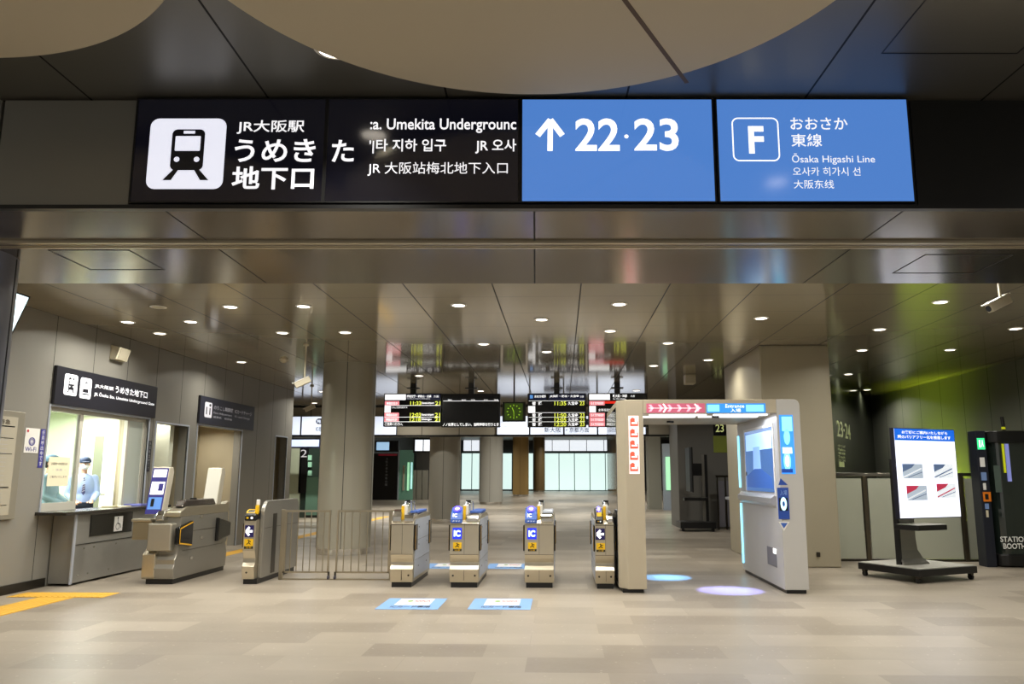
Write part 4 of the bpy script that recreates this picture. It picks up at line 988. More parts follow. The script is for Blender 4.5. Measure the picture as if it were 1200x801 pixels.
def b4(P, m):
    P.quad(m, .02, .80, .37, .97, led_w, .005); P.quad(m, .40, .80, .98, .97, led_k, .005); P.text(m, '新大阪・京都', .42, .87, .66, .96, led_w, .007, .02); P.text(m, 'for Shin-Osaka', .42, .81, .64, .85, led_w, .007); P.text(m, '方面', .72, .88, .79, .94, led_w, .007)
    P.quad(m, .28, .69, .62, .76, led_r, .005)
    for b in (.64, .29, .155, .02):
        P.quad(m, .02, b, .28, b + .125, led_p, .005); P.text(m, 'らくラクはるか', .05, b + .02, .26, b + .1, led_w, .007, .02)
        if b < .6: P.text(m, '12:30', .46, b, .66, b + .12, led_y, .006, .02)
    P.quad(m, .02, .43, .13, .62, led_w, .005); P.text(m, '全車指定席', .17, .46, .4, .54, led_w, .006)
board(-4.45, -2.99, 2.76, 3.59, 'departure board with pink train rows and 11:33, leftmost of the four', b1)
board(-2.98, -1.52, 2.74, 3.58, 'mostly blank black departure board with one line of text at the bottom', b2)
board(-0.83, 0.63, 2.74, 3.58, 'departure board listing 11:35 to 12:20 trains, right of the clock', b3)
board(0.68, 2.15, 2.74, 3.58, 'departure board with pink rows partly behind the arch pillar', b4)
t = thing('station_clock', 'square black hanging clock with green glowing face between the boards', 'clock', (-1.18, BY, 2.89))
MB().box(-1.46, -.88, BY, BY + .12, 2.88, 3.37, M('clock_case', '#1c1f14', .4)).build('casing', t, bevel=.01)
P = Panel((-1.46, BY, 2.88), (.58, 0, 0), (0, 0, .49), (0, -1, 0)); m = MB(); P.quad(m, .1, .08, .88, .92, M('clock_face', '#1e2c0a', .4, emit=.5, ecol='#3c5410'), .002)
cg = M('clock_green', '#9ccc28', .4, emit=.8)
for k in range(12):
    a = k * PI / 6; P.line(m, [(.49 + .24 * math.sin(a), .5 + .29 * math.cos(a)), (.49 + .30 * math.sin(a), .5 + .35 * math.cos(a))], .02, cg, .004)
m.build('face', t)
m = MB(); P.line(m, [(.49, .5), (.49 - .07, .5 + .2)], .016, cg, .006); P.line(m, [(.49, .5), (.50, .5 - .26)], .012, cg, .006); m.build('hands', t)
MB().box(-1.19, -1.15, BY + .04, BY + .08, 3.37, ZC, black).build('hanger', t)

# bulkhead light signs (y = 26.4)
lit_s = M('sign_panel_lit', '#dfe9fa', .4, emit=.92, ecol='#dfe8fb'); ink = M('sign_ink', '#3e465c', .6)
def light_sign(u0, u1, label, fn=None):
    a = atY(u0, 498, 26.3); b = atY(u1, 498, 26.3)
    t = thing('light_sign', label, 'sign', ((a.x + b.x) / 2, 26.3, 2.9), group='white lit direction signs on the bulkhead')
    MB().box(a.x, b.x, 26.3, 26.38, 2.86, 3.50, black).build('casing', t)
    P = Panel((a.x + .02, 26.3, 2.89), (b.x - a.x - .04, 0, 0), (0, 0, .60), (0, -1, 0)); m = MB(); P.slab(m, 0, 0, 1, 1, lit_s, 0, .004); m.build('light_panel', t)
    if fn: m = MB(); fn(P, m); m.build('lettering', t)
def ls1(P, m): P.round_rect(m, .55, .58, 1.0, .9, .1, M('sign_pill', '#20264a', .5), .006); P.text(m, '特急・快速', .60, .64, .98, .84, lit_s, .008, .02); P.text(m, '和歌山', .55, .16, .9, .46, ink, .006, .01)
light_sign(342, 352.5, 'narrow white lit sign at the far left of the bulkhead')
light_sign(353, 384, 'white lit sign with dark pill and Japanese place name left of the large column', ls1)
light_sign(438, 465, 'blank white lit sign just right of the large column')
def ls2(P, m): P.line(m, [(.05, .95), (.05, .7)], .02, ink, .006); P.text(m, 'Exit  出口 Umekita', .12, .66, .8, .72, grey_txt, .006); P.text(m, 'Underground', .1, .4, .7, .46, grey_txt, .006)
light_sign(582, 620.5, 'white lit sign with faint small print below the clock', ls2)
def ls3(P, m): P.text(m, '新大阪', .42, .1, .94, .38, ink, .006, .01); P.round_rect(m, .4, .5, .98, .85, .1, MATS['sign_pill'], .006)
def ls4(P, m): P.text(m, '・京都方面', .04, .1, .76, .38, ink, .006, .01); P.round_rect(m, .02, .5, .8, .85, .1, MATS['sign_pill'], .006)
light_sign(621, 660.5, 'white lit sign reading the first half of the Shin-Osaka direction', ls3)
light_sign(661, 700, 'white lit sign reading the Kyoto direction', ls4)
light_sign(700.5, 757, 'white lit sign at the right end, behind the arch pillar')

# =================================================================== CEILING DEVICES
def cctv(x, y, zc, drop, yaw, label, s=1.0):
    t = thing('security_camera', label, 'camera', (x, y, zc), group='cream security cameras hung from the ceiling')
    MB().cyl((x, y, zc), (x, y, zc - .03), .05 * s, cream).build('ceiling_plate', t)
    MB().cyl((x, y, zc - .03), (x, y, zc - drop), .016 * s, cream, n=12).build('rod', t)
    d = Vector((math.cos(yaw), math.sin(yaw) * .4, -.45)).normalized(); up = Vector((0, 0, 1)); sd = d.cross(up).normalized(); u2 = sd.cross(d)
    c = Vector((x, y, zc - drop - .05 * s)) + d * .03
    MB().obox(c, d * .14 * s, sd * .045 * s, u2 * .05 * s, cream).build('housing', t, bevel=.01)
    q = MB(); q.obox(c + u2 * .055 * s + d * .01, d * .16 * s, sd * .055 * s, u2 * .006 * s, white); q.build('sunshade', t)
    q = MB(); q.cyl(c + d * .14 * s, c + d * .15 * s, .035 * s, black); q.build('lens', t)
    return t
cctv(-4.51, 13.76, ZC, .62, PI + .5, 'cream security camera on the longer rod, left of the large column')
cctv(-6.45, 20.3, ZC, .52, PI + .5, 'cream security camera hung lower and farther back, left of the large column')
cctv(4.93, 8.85, ZC, .34, PI + .4, 'cream security camera on a short rod at upper right', 1.0)
q = MB().ball((-5.55, 15.6, ZC), (.09, .09, .07), cream); tag(q.build('smoke_detector', org=(-5.55, 15.6, ZC)), 'white round smoke detector on the ceiling above the left wall', 'smoke detector')
t = thing('ceiling_speaker', 'small cream box speaker on the ceiling above the arch gate', 'speaker', (2.98, 18.3, ZC))
MB().box(2.86, 3.10, 18.2, 18.5, ZC - .22, ZC, cream).build('housing', t, bevel=.02); MB().box(2.88, 3.08, 18.185, 18.2, ZC - .2, ZC - .03, MATS['grille']).build('grille', t)

# =================================================================== RIGHT SIDE: GLASS PARTITION, SCREEN CART, BOOTH
t = thing('glass_partition', 'low partition of pale frosted panels with dark steel posts and top rail', 'partition', (7.2, 15.25, 0))
py_ = 15.2
MB().box(4.70, 9.15, py_, py_ + .05, 1.54, 1.60, M('rail_steel', '#8f8b80', .25, .95)).build('top_rail', t, bevel=.006)
MB().box(4.70, 9.15, py_, py_ + .05, 0, .04, dark_steel).build('bottom_rail', t)
xs = [4.72, 5.65, 7.42, 9.1]
for x in xs: MB().box(x - .035, x + .035, py_ - .02, py_ + .06, .02, 1.54, M('post_bronze', '#5e5648', .35, .8)).build('post', t, bevel=.004)
fg = M('frosted_glass', '#adb0a0', .25, noise=.02)
for a, b in zip(xs, xs[1:]): MB().box(a + .06, b - .06, py_ + .01, py_ + .03, .05, 1.50, fg).build('glass_panel', t)
# green wall washer behind the partition
t = thing('green_uplight', 'green strip light standing on the floor behind the partition', 'lamp', (8.6, 19.9, 0))
MB().box(8.5, 8.7, 18.6, 21.2, 0, .12, black).build('housing', t); MB().box(8.53, 8.67, 18.65, 21.15, .12, .13, M('green_lens', '#b8d820', .4, emit=2)).build('lens', t)
l = bpy.data.lights.new('lamp', 'AREA'); l.shape = 'RECTANGLE'; l.size = .2; l.size_y = 2.4; l.energy = 90; l.color = (.72, 1, .04); l.spread = 1.3
lo = bpy.data.objects.new('lamp', l); COL.objects.link(lo); lo.parent = t; lo.location = (0, 0, .16); lo.rotation_euler = (PI, .5, 0)
# 23-24 lettering on the dark rear wall
P = Panel(wa, wdir * 8.41, (0, 0, ZC), Vector((wdir.y, -wdir.x, 0)))
m = MB(); gt = M('wall_number', '#a9ae84', .5, emit=.25)
P.text_px(m, '23·24', 980.5, 495, 996, 513, gt, .01, .01)
for k in range(5): P.text_px(m, ('のりば', 'Platform', '番線', 'Track', '23 24')[k], 982, 521 + k * 4.2, 990, 524 + k * 4.2, gt, .01)
P.quad_px(m, 983, 541, 989, 547, gt, .01)
tag(m.build('wall_lettering', org=(6.5, 18.6, 2)), 'pale platform numbers 23 and 24 on the dark wall right of the pillar', 'lettering')

# screen cart
A = atZ(1078, 676, .1); B = atZ(1146, 671, .1); Cc = atZ(1047, 658, .1)
ex = (B - A); ex.z = 0; wd = ex.length; ex.normalize(); ey = Vector((-ex.y, ex.x, 0)); dp = 1.15
rot = math.atan2(ex.y, ex.x)
t = thing('screen_cart', 'wheeled black stand with bright portrait information screen', 'display stand', (A.x + ex.x * wd / 2, A.y + ey.y * dp / 2, 0))
c0 = Vector((A.x, A.y, 0)); 
def Q(a, b, z): return c0 + ex * a + ey * b + Vector((0, 0, z))
def qbox(m, a0, a1, b0, b1, z0, z1, mt):
    return m.obox((Q(a0, b0, z0) + Q(a1, b1, z1)) / 2, ex * (a1 - a0) / 2, ey * (b1 - b0) / 2, Vector((0, 0, (z1 - z0) / 2)), mt)
qbox(MB(), 0, wd, 0, dp, .10, .20, black).build('base', t, bevel=.01)
qbox(MB(), .02, wd - .02, .02, dp - .02, .20, .215, M('cart_deck', '#b9b7b0', .4)).build('base_deck', t, bevel=.003)
for a_, b_ in ((.06, .08), (wd - .06, .08), (.06, dp - .08), (wd - .06, dp - .08)):
    m = MB(); c = Q(a_, b_, .04); m.cyl(c - ex * .02, c + ex * .02, .04, black, n=16); qbox(m, a_ - .03, a_ + .03, b_ - .03, b_ + .03, .07, .10, dark_steel); m.build('castor', t)
# curved pedestal plate
m = MB(); pts = [(.42, .215), (.43, .24), (.50, .30), (.55, .42), (.57, .6), (.57, 1.5)]
w0, w1 = .26, .64
vs = []
for b_, z_ in pts:
    fl = .10 * max(0, (.4 - z_)) / .2
    for a_ in (w0 - fl * .6, w1 + fl): vs += [Q(a_, b_, z_), Q(a_, b_ + .04, z_)]
fs = []
for k in range(len(pts) - 1):
    i = k * 4; j = i + 4; fs += [(i, i + 2, j + 2, j), (i + 1, j + 1, j + 3, i + 3), (i, j, j + 1, i + 1), (i + 2, i + 3, j + 3, j + 2)]
m.add(vs, fs, M('pedestal_grey', '#8d8a83', .35, .7)).build('pedestal', t)
qbox(MB(), .20, .24, .50, .58, .2, 1.8, black).build('support_post', t)
m = MB(); qbox(m, .17, .78, .1, .56, .74, .82, black); m.build('shelf', t, bevel=.01)
qbox(MB(), .18, .77, .11, .5, .82, .826, M('shelf_top', '#bdbab2', .4)).build('shelf_top', t)
Sy = .30
P = Panel(Q(0, Sy, .9), ex * 1, (0, 0, 1), -ey)
a0, b0, a1, b1 = P.box_px(1050, 502, 1122.5, 607)
P = Panel(P.p(a0, b0), ex * (a1 - a0), (0, 0, b1 - b0), -ey)
m = MB(); P.slab(m, 0, 0, 1, 1, M('screen_case', '#14142a', .4), -.07, 0); m.build('screen_case', t, bevel=.006)
m = MB(); P.slab(m, .015, .01, .985, .99, M('cart_screen', '#e6ecff', .3, emit=1.05, ecol='#eaf0ff'), 0, .004); P.quad(m, .015, .86, .985, .99, M('cart_blue', '#1560d0', .3, emit=.8), .006)
P.text(m, 'お客様にご案内いたしながら', .13, .935, .87, .97, white_txt, .008, .02); P.text(m, '駅のバリアフリー化を推進します', .06, .88, .92, .92, white_txt, .008, .02)
for k in range(4): P.line(m, [(.2, .80 - k * .045), (.8, .80 - k * .045)], .004, M('cart_line', '#9fb6dd', .5, emit=.6), .006)
pg = M('photo_grey', '#aebccc', .5, emit=.5); pn_ = M('photo_blue', '#5a6f94', .5, emit=.4); prd = M('photo_red', '#b8324e', .5, emit=.5); pw = M('photo_pale', '#dbe2ea', .5, emit=.7)
for (a, b), (c1, c2) in {(.10, .44): (pn_, pg), (.60, .44): (pn_, pw), (.14, .20): (prd, pg), (.62, .22): (prd, pw)}.items():
    P.quad(m, a, b, a + .32, b + .16, c2, .006); P.poly(m, [(a, b + .16), (a, b + .07), (a + .15, b + .12), (a + .2, b + .16)], c1, .007); P.line(m, [(a, b + .01), (a + .3, b + .11)], .018, pw if c2 is pg else c1, .008); P.line(m, [(a + .08, b + .01), (a + .31, b + .07)], .01, pn_, .008)
m.build('screen', t)

# station booth
t = thing('phone_booth', 'tall black glass work booth at the right edge', 'booth', (8.4, 14.6, 0))
x0, x1, y0, y1 = 7.50, 8.9, 14.25, 15.1
def rrect(x0, x1, y0, y1, r):
    o = []
    for cx, cy, t0 in ((x1 - r, y1 - r, 0), (x0 + r, y1 - r, 90), (x0 + r, y0 + r, 180), (x1 - r, y0 + r, 270)):
        for k in range(7): a = math.radians(t0 + 15 * k); o.append((cx + r * math.cos(a), cy + r * math.sin(a)))
    return o
MB().hexa(rrect(x0, x1, y0, y1, .2), .02, .22, black).build('base', t, bevel=.02)
MB().hexa(rrect(x0 + .05, x1 - .05, y0 + .05, y1 - .05, .18), .22, 2.12, M('booth_glass', '#1e2622', .07, spec=.9)).build('glass_body', t)
MB().hexa(rrect(x0, x1, y0, y1, .2), 2.12, 2.33, black).build('roof', t, bevel=.02)
MB().cyl((7.86, 14.4, 2.33), (7.84, 14.4, 2.58), .03, black).box(7.80, 7.86, 14.35, 14.38, 2.36, 2.40, M('lime', '#c2c81a', .5, emit=.4)).build('antenna', t)
P = Panel((x0 + .05, y0 + .05, 0), (1.34, 0, 0), (0, 0, 2.3), (0, -1, 0)); m = MB()
P.text(m, 'STATION', .0, .185, .36, .225, white_paint, .02, .02); P.text(m, 'BOOTH', .03, .135, .31, .175, white_paint, .02, .02); P.quad(m, .0, .55, .08, .75, M('booth_label', '#4d5c55', .5), .02); P.quad(m, .5, .62, .6, .7, grey_txt, .02); m.build('lettering', t)
MB().box(x0 + .28, x0 + .34, y0 + .02, y0 + .045, 1.45, 2.1, M('booth_reflection', '#7f86c8', .5, emit=.5)).box(x0 + .23, x0 + .26, y0 + .02, y0 + .045, 1.6, 2.1, MATS['lime']).build('reflection_strip', t)  # glowing strips stand in for reflections in the booth glass
t = thing('sign_column', 'slim dark blue panel with green exit light and stickers beside the booth', 'sign column', (7.39, 14.46, 0))
MB().box(7.31, 7.48, 14.32, 14.6, 0, 2.33, M('panel_navy', '#141826', .4)).build('panel', t, bevel=.006)
P = Panel((7.31, 14.32, 0), (.17, 0, 0), (0, 0, 2.33), (0, -1, 0)); m = MB(); P.slab(m, .1, .86, .85, .945, M('exit_green', '#3fdc8c', .4, emit=1.0, ecol='#35d888'), 0, .01); P.quad(m, .25, .875, .4, .93, white_txt, .012); P.line(m, [(.5, .88), (.6, .91), (.7, .88)], .012, white_txt, .012); P.line(m, [(.6, .91), (.6, .93)], .014, white_txt, .012)
m.build('exit_light', t)
m = MB(); P.quad(m, .2, .73, .7, .80, white_paint, .003); P.quad(m, .2, .63, .75, .69, pn_, .003); P.quad(m, .3, .56, .6, .61, white_paint, .003); P.quad(m, .3, .42, .7, .46, pn_, .003); P.quad(m, .35, .36, .6, .41, cream, .003); m.build('sticker', t)
m = MB(); P.slab(m, .2, .475, .95, .545, orange, 0, .02); P.quad(m, .35, .49, .7, .53, black, .022); m.build('orange_box', t)

# =================================================================== BEHIND THE ARCH: SIDEWAYS SCREEN CART, RAILS, NUMBER SIGN
t = thing('number_sign', 'black sign with yellow-green number 23 above a lime square on the grey wall', 'sign', (4.3, 24.4, 2.2))
P = Panel((3.55, 24.5, 0), (2.65, 0, 0), (0, 0, ZC), (0, -1, 0))
m = MB(); P.slab_px(m, 836, 495, 858, 510, led_k, 0, .02); m.build('board', t); m = MB(); P.text_px(m, '23', 838.5, 497, 848, 506, M('lime_text', '#c9cf86', .5, emit=.6), .025, .01); m.build('lettering', t)
m = MB(); P.slab_px(m, 836, 510.5, 858, 530, M('lime_panel', '#77802a', .5, emit=.1), 0, .015); m.build('colour_panel', t)
# cart seen from its side
cy0 = 23.2; a = atZ(790, 616, 0); 
t = thing('screen_cart', 'black screen stand seen from the side behind the arch gate', 'display stand', (3.9, 23.6, 0))
X0 = 3.35
MB().box(X0, X0 + 1.0, 23.0, 23.9, .08, .26, black).build('base', t, bevel=.01)
for xx in (X0 + .08, X0 + .92): MB().cyl((xx, 23.05, .045), (xx, 23.1, .045), .045, black).build('castor', t)
MB().box(X0 + .80, X0 + .88, 23.4, 23.5, .26, 2.15, black).box(X0 + .72, X0 + .80, 23.42, 23.48, .26, 2.15, MATS['pedestal_grey']).build('support_post', t)
MB().box(X0 + .18, X0 + .84, 23.3, 23.6, .84, .93, black).build('shelf', t, bevel=.01)
MB().box(X0 + .32, X0 + .38, 23.1, 23.85, 1.10, 2.35, M('screen_edge', '#3a3b3d', .3)).box(X0 + .38, X0 + .42, 23.1, 23.85, 1.08, 2.36, black).build('screen', t)
MB().box(X0 + .42, X0 + .72, 23.4, 23.6, 1.55, 1.90, black).build('bracket', t)
# rail by the grey wall
t = thing('safety_rail', 'dark steel railing with pale panels against the grey wall behind the arch', 'railing', (4.7, 23.9, 0))
f = MB(); f.box(4.55, 5.5, 23.9, 23.95, 1.5, 1.56, dark_steel); f.build('top_rail', t)
for k in range(4): MB().box(4.58 + k * .24, 4.61 + k * .24, 23.9, 23.95, 0, 1.5, dark_steel).build('post', t); MB().box(4.63 + k * .24, 4.80 + k * .24, 23.92, 23.94, .08, 1.4, M('rail_panel', '#77757e', .4)).build('infill_panel', t)
t = thing('handrail', 'short steel handrail right behind the arch unit', 'handrail', (4.05, 18.2, 0))
MB().box(3.86, 4.12, 17.5, 19.2, 1.0, 1.06, steel_side).build('top_rail', t, bevel=.01)
for yy in (17.6, 18.3, 19.1): MB().cyl((3.98, yy, 0), (3.98, yy, 1.0), .02, dark_steel).build('post', t)
m = MB(); m.box(4.36, 4.42, 14.12, 14.15, .18, .26, dark_steel); tag(m.build('wall_socket', org=(4.39, 14.15, .18), bevel=.004), 'small dark socket box at the foot of the right pillar', 'socket')

# =================================================================== FAR PLATFORM SIDE
gl_m = M('platform_glass_lit', '#e4f8f4', .3, emit=1.0, ecol='#dff8f2'); gl_g = M('platform_glass_green', '#6f9c86', .25, emit=.12)
whs = M('far_sign_white', '#eef4fb', .4, emit=.95)
FYY = 83.8
def far(u0, v0, u1, v1, y): a = atY(u0, v0, y); b = atY(u1, v1, y); return a.x, b.x, b.z, a.z
def far_glass(u0, v0, u1, v1, label, n):
    x0, x1, z0, z1 = far(u0, v0, u1, v1, FYY)
    t = thing('platform_window', label, 'window', ((x0 + x1) / 2, FYY, z0), group='glowing platform glass')
    MB().box(x0, x1, FYY, FYY + .1, z0, z1, gl_m).build('glass', t)
    MB().box(x0, x1, FYY - .02, FYY + .12, 0, z0, dark_steel).build('sill', t)
    m = MB()
    for k in range(n + 1): x = x0 + (x1 - x0) * k / n; m.box(x - .04, x + .04, FYY - .05, FYY, z0, z1, M('far_mullion', '#9fb8b4', .5))
    m.build('mullion', t)
far_glass(541, 531, 565, 573, 'glowing pale glass left of the pale column', 2)
far_glass(586, 531, 600, 573, 'glowing pale glass between the pale and tan columns', 1)
far_glass(616, 531, 627, 573, 'glowing pale glass between the tan and brown columns', 1)
far_glass(637, 531, 728, 574, 'widest glowing pale glass right of the brown column', 5)
def far_sign(u0, v0, u1, v1, label, n, y=FYY - .3):
    x0, x1, z0, z1 = far(u0, v0, u1, v1, y)
    t = thing('platform_sign', label, 'sign', ((x0 + x1) / 2, y, z0), group='white signs over the platform')
    MB().box(x0 - .1, x1 + .1, y + .02, y + .12, z0 - .12, z1 + .1, black).build('casing', t)
    for xx in (x0 + .2, x1 - .2): MB().box(xx - .03, xx + .03, y + .04, y + .10, z1 + .1, 5.2, black).build('hanger', t)
    m = MB()
    for k in range(n): w_ = (x1 - x0) / n; m.box(x0 + w_ * k + .03, x0 + w_ * (k + 1) - .03, y, y + .02, z0, z1, whs)
    m.build('light_panel', t)
far_sign(543, 515, 562, 528, 'white platform sign over the glass left of the pale column', 2)
far_sign(627, 515, 728, 528, 'long white platform sign over the widest glowing glass', 5)
far_sign(486, 515, 506, 528, 'white platform sign over the lockers left of the grey column', 2, 51.2)
# dark information board, green door, lockers (left of the middle)
x0, x1, z0, z1 = far(443, 531, 467, 579, 52)
t = thing('information_board', 'tall black information board far back, right of the large column', 'board', ((x0 + x1) / 2, 52, 0))
MB().box(x0 - .5, x1 - .12, 52.15, 52.3, 0, z1, M('info_black', '#161414', .3)).build('panel', t)
P = Panel((x0, 52.15, 0), (x1 - x0 - .2, 0, 0), (0, 0, z1), (0, -1, 0)); m = MB(); P.quad(m, 0, .95, 1, .99, M('info_red', '#7a1824', .5, emit=.3), .01)
for k in range(9): P.text(m, '大阪京都奈神路山田'[k], .4, .86 - k * .07, .52, .91 - k * .07, grey_txt, .01)
m.build('print', t)
x0, x1, z0, z1 = far(440, 516, 467, 529, 51.8)
t = thing('platform_screen', 'bluish screen above the black information board', 'screen', ((x0 + x1) / 2, 51.7, z0))
MB().box(x0, x1, 51.75, 51.9, z0, z1, black).build('casing', t); MB().box(x0 + .1, x0 + (x1 - x0) * .6, 51.72, 51.75, z0 + .1, z1 - .1, M('plat_screen', '#a9cff0', .4, emit=.8)).build('display', t)
x0, x1, z0, z1 = far(467.5, 527, 483.5, 581, 52)
t = thing('glass_door', 'green tinted glass door between the black board and the lockers', 'door', ((x0 + x1) / 2, 52, 0))
MB().box(x0, x1, 52, 52.1, 0, z1, gl_g).build('glass', t); MB().box(x0 + .3, x0 + .42, 51.95, 52, .6, 2.2, cream).box(x0 + .6, x0 + .72, 51.95, 52, .6, 2.4, M('tube_green', '#a8e8b8', .4, emit=.8)).box(x0 + .82, x0 + .92, 51.95, 52, .7, 2.4, M('tube_cyan', '#b8f0ec', .4, emit=.9)).build('light_tube', t)
MB().box(x0, x0 + .06, 51.9, 52, 0, z1, steel_side).build('frame', t)
xa = x1; x0, x1, z0, z1 = far(484, 528, 506, 581, 53)
MB().box(xa, x1 + 1.5, 53, 53.2, 0, 3.9, M('far_dark_wall', '#3d3b37', .5)).build('wall_far_section', kind='structure')
for k in range(3): tag(MB().box(x0 + .05 + k * .36, x0 + .37 + k * .36, 52.4, 52.9, 0, 1.9, M('locker_grey', '#8a877c', .4)).build('locker', org=(x0 + .2 + k * .36, 52.6, 0), bevel=.01), '%s of three narrow grey lockers far back, left of the grey column' % ('leftmost', 'middle one', 'rightmost')[k], 'locker', 'far lockers')
# left end: glass doors behind the wall corner (y about 28..30)
t = thing('platform_door', 'dark framed green glass doors with number 2 behind the left wall corner', 'door', (-8.4, 30, 0))
x0, x1, z0, z1 = far(338, 517, 384, 600, 30)
MB().box(x0, x1, 30, 30.08, 0, 2.65, M('door_green_dark', '#2e3a34', .15, spec=.8)).build('glass', t)
a_, b_, _, _ = far(342, 517, 350, 600, 29.9); MB().box(a_, b_, 29.9, 30, 0, 2.62, M('door_pale', '#98a08c', .4)).build('side_panel', t)
a_, b_, _, _ = far(352, 517, 357.5, 600, 29.9); MB().box(a_, b_, 29.9, 30, .9, 2.62, black).build('number_board', t)
P = Panel((a_, 29.9, 2.2), (b_ - a_, 0, 0), (0, 0, .35), (0, -1, 0)); m = MB(); P.text(m, '2', .15, .1, .9, .9, dimt, .01); m.build('lettering', t)
a_, b_, _, _ = far(359, 560, 373, 590, 29.9); MB().box(a_, b_, 29.92, 30, .1, 1.5, M('door_green', '#5c7c6c', .3, emit=.05)).build('lower_glass', t)
for k, vv in enumerate((533, 541, 551)):
    a_, b_, c_, d_ = far(361, vv, 365, vv + 6, 29.9); MB().box(a_, b_, 29.9, 29.92, c_, d_, M('door_notice', '#8fc0a4', .5, emit=.3)).build('notice', t)
x0, x1, z0, z1 = far(338, 515, 377, 523, 29)
t = thing('platform_sign', 'bluish lit sign strip above the green glass doors at left', 'sign', ((x0 + x1) / 2, 29, z0), group='white signs over the platform')
MB().box(x0, x1, 29, 29.1, z0 - .06, z1 + .02, M('strip_navy', '#1c2040', .4)).build('casing', t); MB().box(x0 + .1, x0 + .16, 29.02, 29.08, z1, 5.2, black).build('hanger', t); MB().box(x0 + .04, x1 - .1, 28.97, 29, z0, z1, M('strip_pale', '#a9b8dc', .4, emit=.65)).build('light_panel', t)
# right end: pale column and tube-lit door behind the arch
x0, x1, z0, z1 = far(759, 512, 776, 597, 38)
MB().box(x0, x1, 38, 39, 0, 3.9, M('pale_panel', '#8f8e82', .5)).build('pillar_far_pale', kind='structure')
x0, x1, z0, z1 = far(776, 510, 789, 597, 37)
t = thing('glass_door', 'tall door edge with bright green light tubes beyond the arch gate', 'door', ((x0 + x1) / 2, 37, 0))
MB().box(x0, x1, 37, 37.3, 0, 3.0, M('door_silver', '#9aa4b0', .4)).build('frame', t)
MB().box(x0 + .12, x0 + .34, 36.94, 37, .9, 2.4, MATS['tube_green']).box(x0 + .4, x0 + .48, 36.94, 37, .9, 2.4, MATS['tube_cyan']).build('light_tube', t)
MB().box(x0 + .35, x0 + .39, 36.93, 37, .1, 2.5, black).build('gap', t)

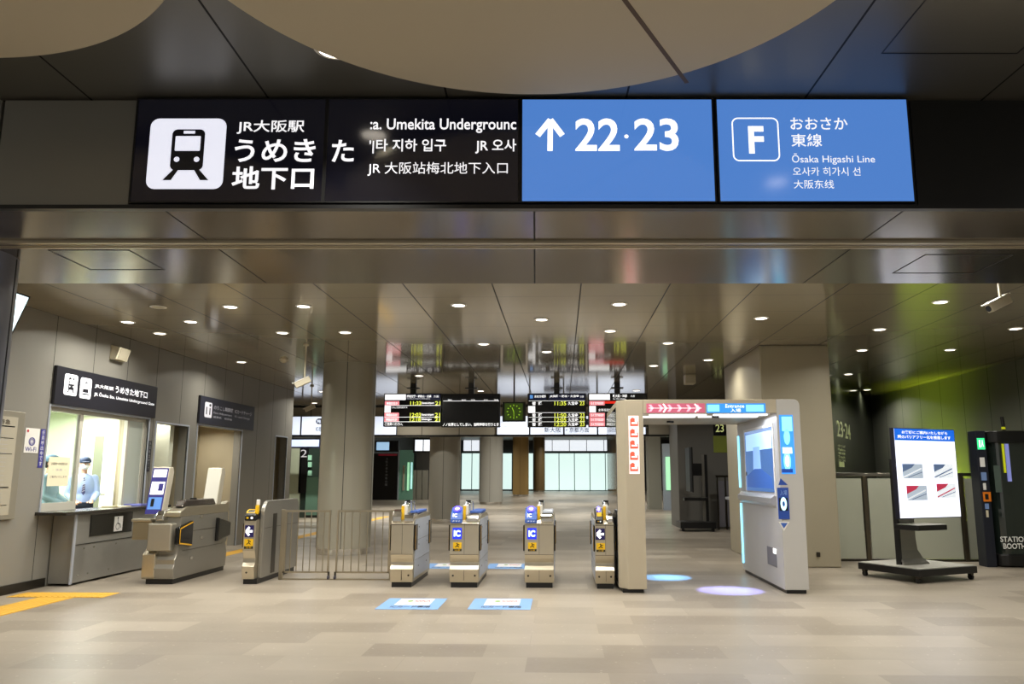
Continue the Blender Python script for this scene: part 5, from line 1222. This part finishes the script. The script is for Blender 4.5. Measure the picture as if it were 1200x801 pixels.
# =================================================================== STAFF (two people behind the window)
skin = M('skin', '#c99c82', .55, noise=.03); hairm = M('hair', '#14110f', .5)
def person(px_, py_, zf, face, label, shirt_c, mask, tie):
    """standing figure, hands resting on the desk; face = heading angle"""
    t = thing('person', label, 'person', (px_, py_, zf), face)
    R = Matrix.Translation(Vector((px_, py_, zf))) @ Matrix.Rotation(face, 4, 'Z')
    g = lambda x, y, z: R @ Vector((x, y, z))          # x forward, y to the left
    ro = Matrix.Rotation(face, 3, 'Z')
    def limb(m, pts, rad, mt, n=14):
        for (a, b), (ra, rb) in zip(zip(pts, pts[1:]), zip(rad, rad[1:])): m.cyl(g(*a), g(*b), ra, mt, rb, n=n)
        for a, ra in zip(pts, rad): m.ball(g(*a), (ra, ra, ra), mt, 14, 8)
    # body: head, neck, torso core, arms, hands as one surface
    m = MB()
    m.ball(g(0.005, 0, 1.60), (.095, .075, .115), skin, 24, 16, ro); m.ball(g(.03, 0, 1.53), (.06, .055, .06), skin, 16, 10, ro)
    m.ball(g(.103, 0, 1.575), (.018, .014, .024), skin, 12, 8, ro)
    for s_ in (-1, 1): m.ball(g(0, s_ * .078, 1.585), (.02, .012, .032), skin, 10, 8, ro)
    limb(m, [(0, 0, 1.52), (-.015, 0, 1.38)], [.052, .062], skin)
    m.ball(g(0, 0, 1.22), (.10, .17, .22), skin, 20, 12, ro); m.ball(g(0, 0, .98), (.10, .15, .18), skin, 20, 12, ro)
    for s_ in (-1, 1):
        limb(m, [(-.01, s_ * .17, 1.36), (.02, s_ * .22, 1.10), (.26, s_ * .12, .97)], [.055, .042, .028], skin)
        m.ball(g(.31, s_ * .10, .965), (.045, .035, .018), skin, 14, 8, ro)
        for k in range(4):
            yy = s_ * (.075 + .017 * k); L = (.055, .068, .072, .06)[k if s_ > 0 else k]
            limb(m, [(.335, yy, .968), (.335 + L * .6, yy, .962), (.335 + L, yy, .945)], [.0095, .0085, .007], skin, 8)
        limb(m, [(.30, s_ * .07, .965), (.335, s_ * .045, .958), (.36, s_ * .045, .945)], [.012, .0095, .008], skin, 8)
        limb(m, [(0, s_ * .09, .92), (.01, s_ * .10, .50), (-.02, s_ * .10, .06)], [.085, .058, .04], skin)
        m.ball(g(.05, s_ * .10, .04), (.12, .045, .04), skin, 14, 8, ro)
    bo = m.build('body', t); rm = bo.modifiers.new('merge', 'REMESH'); rm.mode = 'VOXEL'; rm.voxel_size = .008; rm.use_smooth_shade = True
    # shirt
    sm = M('shirt_' + shirt_c, shirt_c, .75, noise=.05, nscale=12); m = MB()
    m.ball(g(0, 0, 1.22), (.125, .195, .23), sm, 24, 14, ro); m.ball(g(0, 0, 1.0), (.12, .17, .20), sm, 24, 14, ro); m.ball(g(0, 0, 1.36), (.07, .14, .07), sm, 20, 10, ro)
    for s_ in (-1, 1): limb(m, [(-.01, s_ * .17, 1.35), (.02, s_ * .225, 1.09), (.22, s_ * .14, .985)], [.07, .056, .045], sm)
    so = m.build('shirt', t); rm = so.modifiers.new('merge', 'REMESH'); rm.mode = 'VOXEL'; rm.voxel_size = .012; rm.use_smooth_shade = True
    pm = M('trousers', '#1d2436', .8); m = MB()
    m.ball(g(0, 0, .92), (.12, .17, .13), pm, 20, 12, ro)
    for s_ in (-1, 1): limb(m, [(0, s_ * .09, .9), (.01, s_ * .10, .5), (-.02, s_ * .10, .09)], [.10, .075, .06], pm)
    so = m.build('trousers', t); rm = so.modifiers.new('merge', 'REMESH'); rm.mode = 'VOXEL'; rm.voxel_size = .014; rm.use_smooth_shade = True
    m = MB(); 
    for s_ in (-1, 1): m.ball(g(.05, s_ * .10, .045), (.135, .055, .05), black, 16, 10, ro)
    m.build('shoes', t)
    m = MB(); m.ball(g(-.018, 0, 1.605), (.095, .083, .10), hairm, 20, 12, ro); m.build('hair', t)
    cm = M('cap_navy' if tie else 'cap_teal', '#2b3b58' if tie else '#54788e', .7); m = MB()
    m.ball(g(0, 0, 1.655), (.115, .098, .075), cm, 24, 12, ro); m.cyl(g(0, 0, 1.625), g(0, 0, 1.655), .10, cm, n=24); m.ball(g(.115, 0, 1.632), (.075, .075, .010), cm, 20, 8, ro); co = m.build('cap', t)
    m = MB(); m.ball(g(.098, 0, 1.665), (.014, .026, .02), gold, 12, 8, ro); sub(m.build('cap_badge', t), co)
    m = MB()
    for s_ in (-1, 1): m.ball(g(.085, s_ * .032, 1.605), (.010, .014, .008), white, 10, 6, ro); m.ball(g(.093, s_ * .032, 1.605), (.004, .006, .006), black, 8, 6, ro); m.ball(g(.092, s_ * .032, 1.622), (.006, .018, .004), hairm, 8, 6, ro)
    m.ball(g(.092, 0, 1.535), (.008, .022, .006), M('lips', '#a86a5c', .5), 10, 6, ro)
    m.build('face_details', t)
    if mask:
        m = MB(); m.ball(g(.045, 0, 1.555), (.078, .070, .058), M('mask_white', '#eef0f0', .7), 20, 12, ro); m.build('face_mask', t)
    if tie:
        P = Panel(g(.128, -.028, 1.08), ro @ Vector((0, .056, 0)), ro @ Vector((-.045, 0, .30)), (ro @ Vector((1, 0, .12))).normalized()); m = MB(); P.poly(m, [(.5, -.05), (1, .1), (.66, .95), (.34, .95), (0, .1)], M('tie_navy', '#2a2d5c', .6), .02)
        for k in range(6): P.line(m, [(.1, .15 + k * .13), (.85, .24 + k * .13)], .006, white_paint, .023)
        m.build('tie', t)
    return t
person(-8.02, 12.38, .15, math.radians(12), 'person in pale blue shirt and teal cap bending behind the window notice', '#9dbecb', False, False)
person(-8.25, 13.66, .15, math.radians(-52), 'person in cap, white mask and striped tie at the open half of the window', '#9fb4dc', True, True)
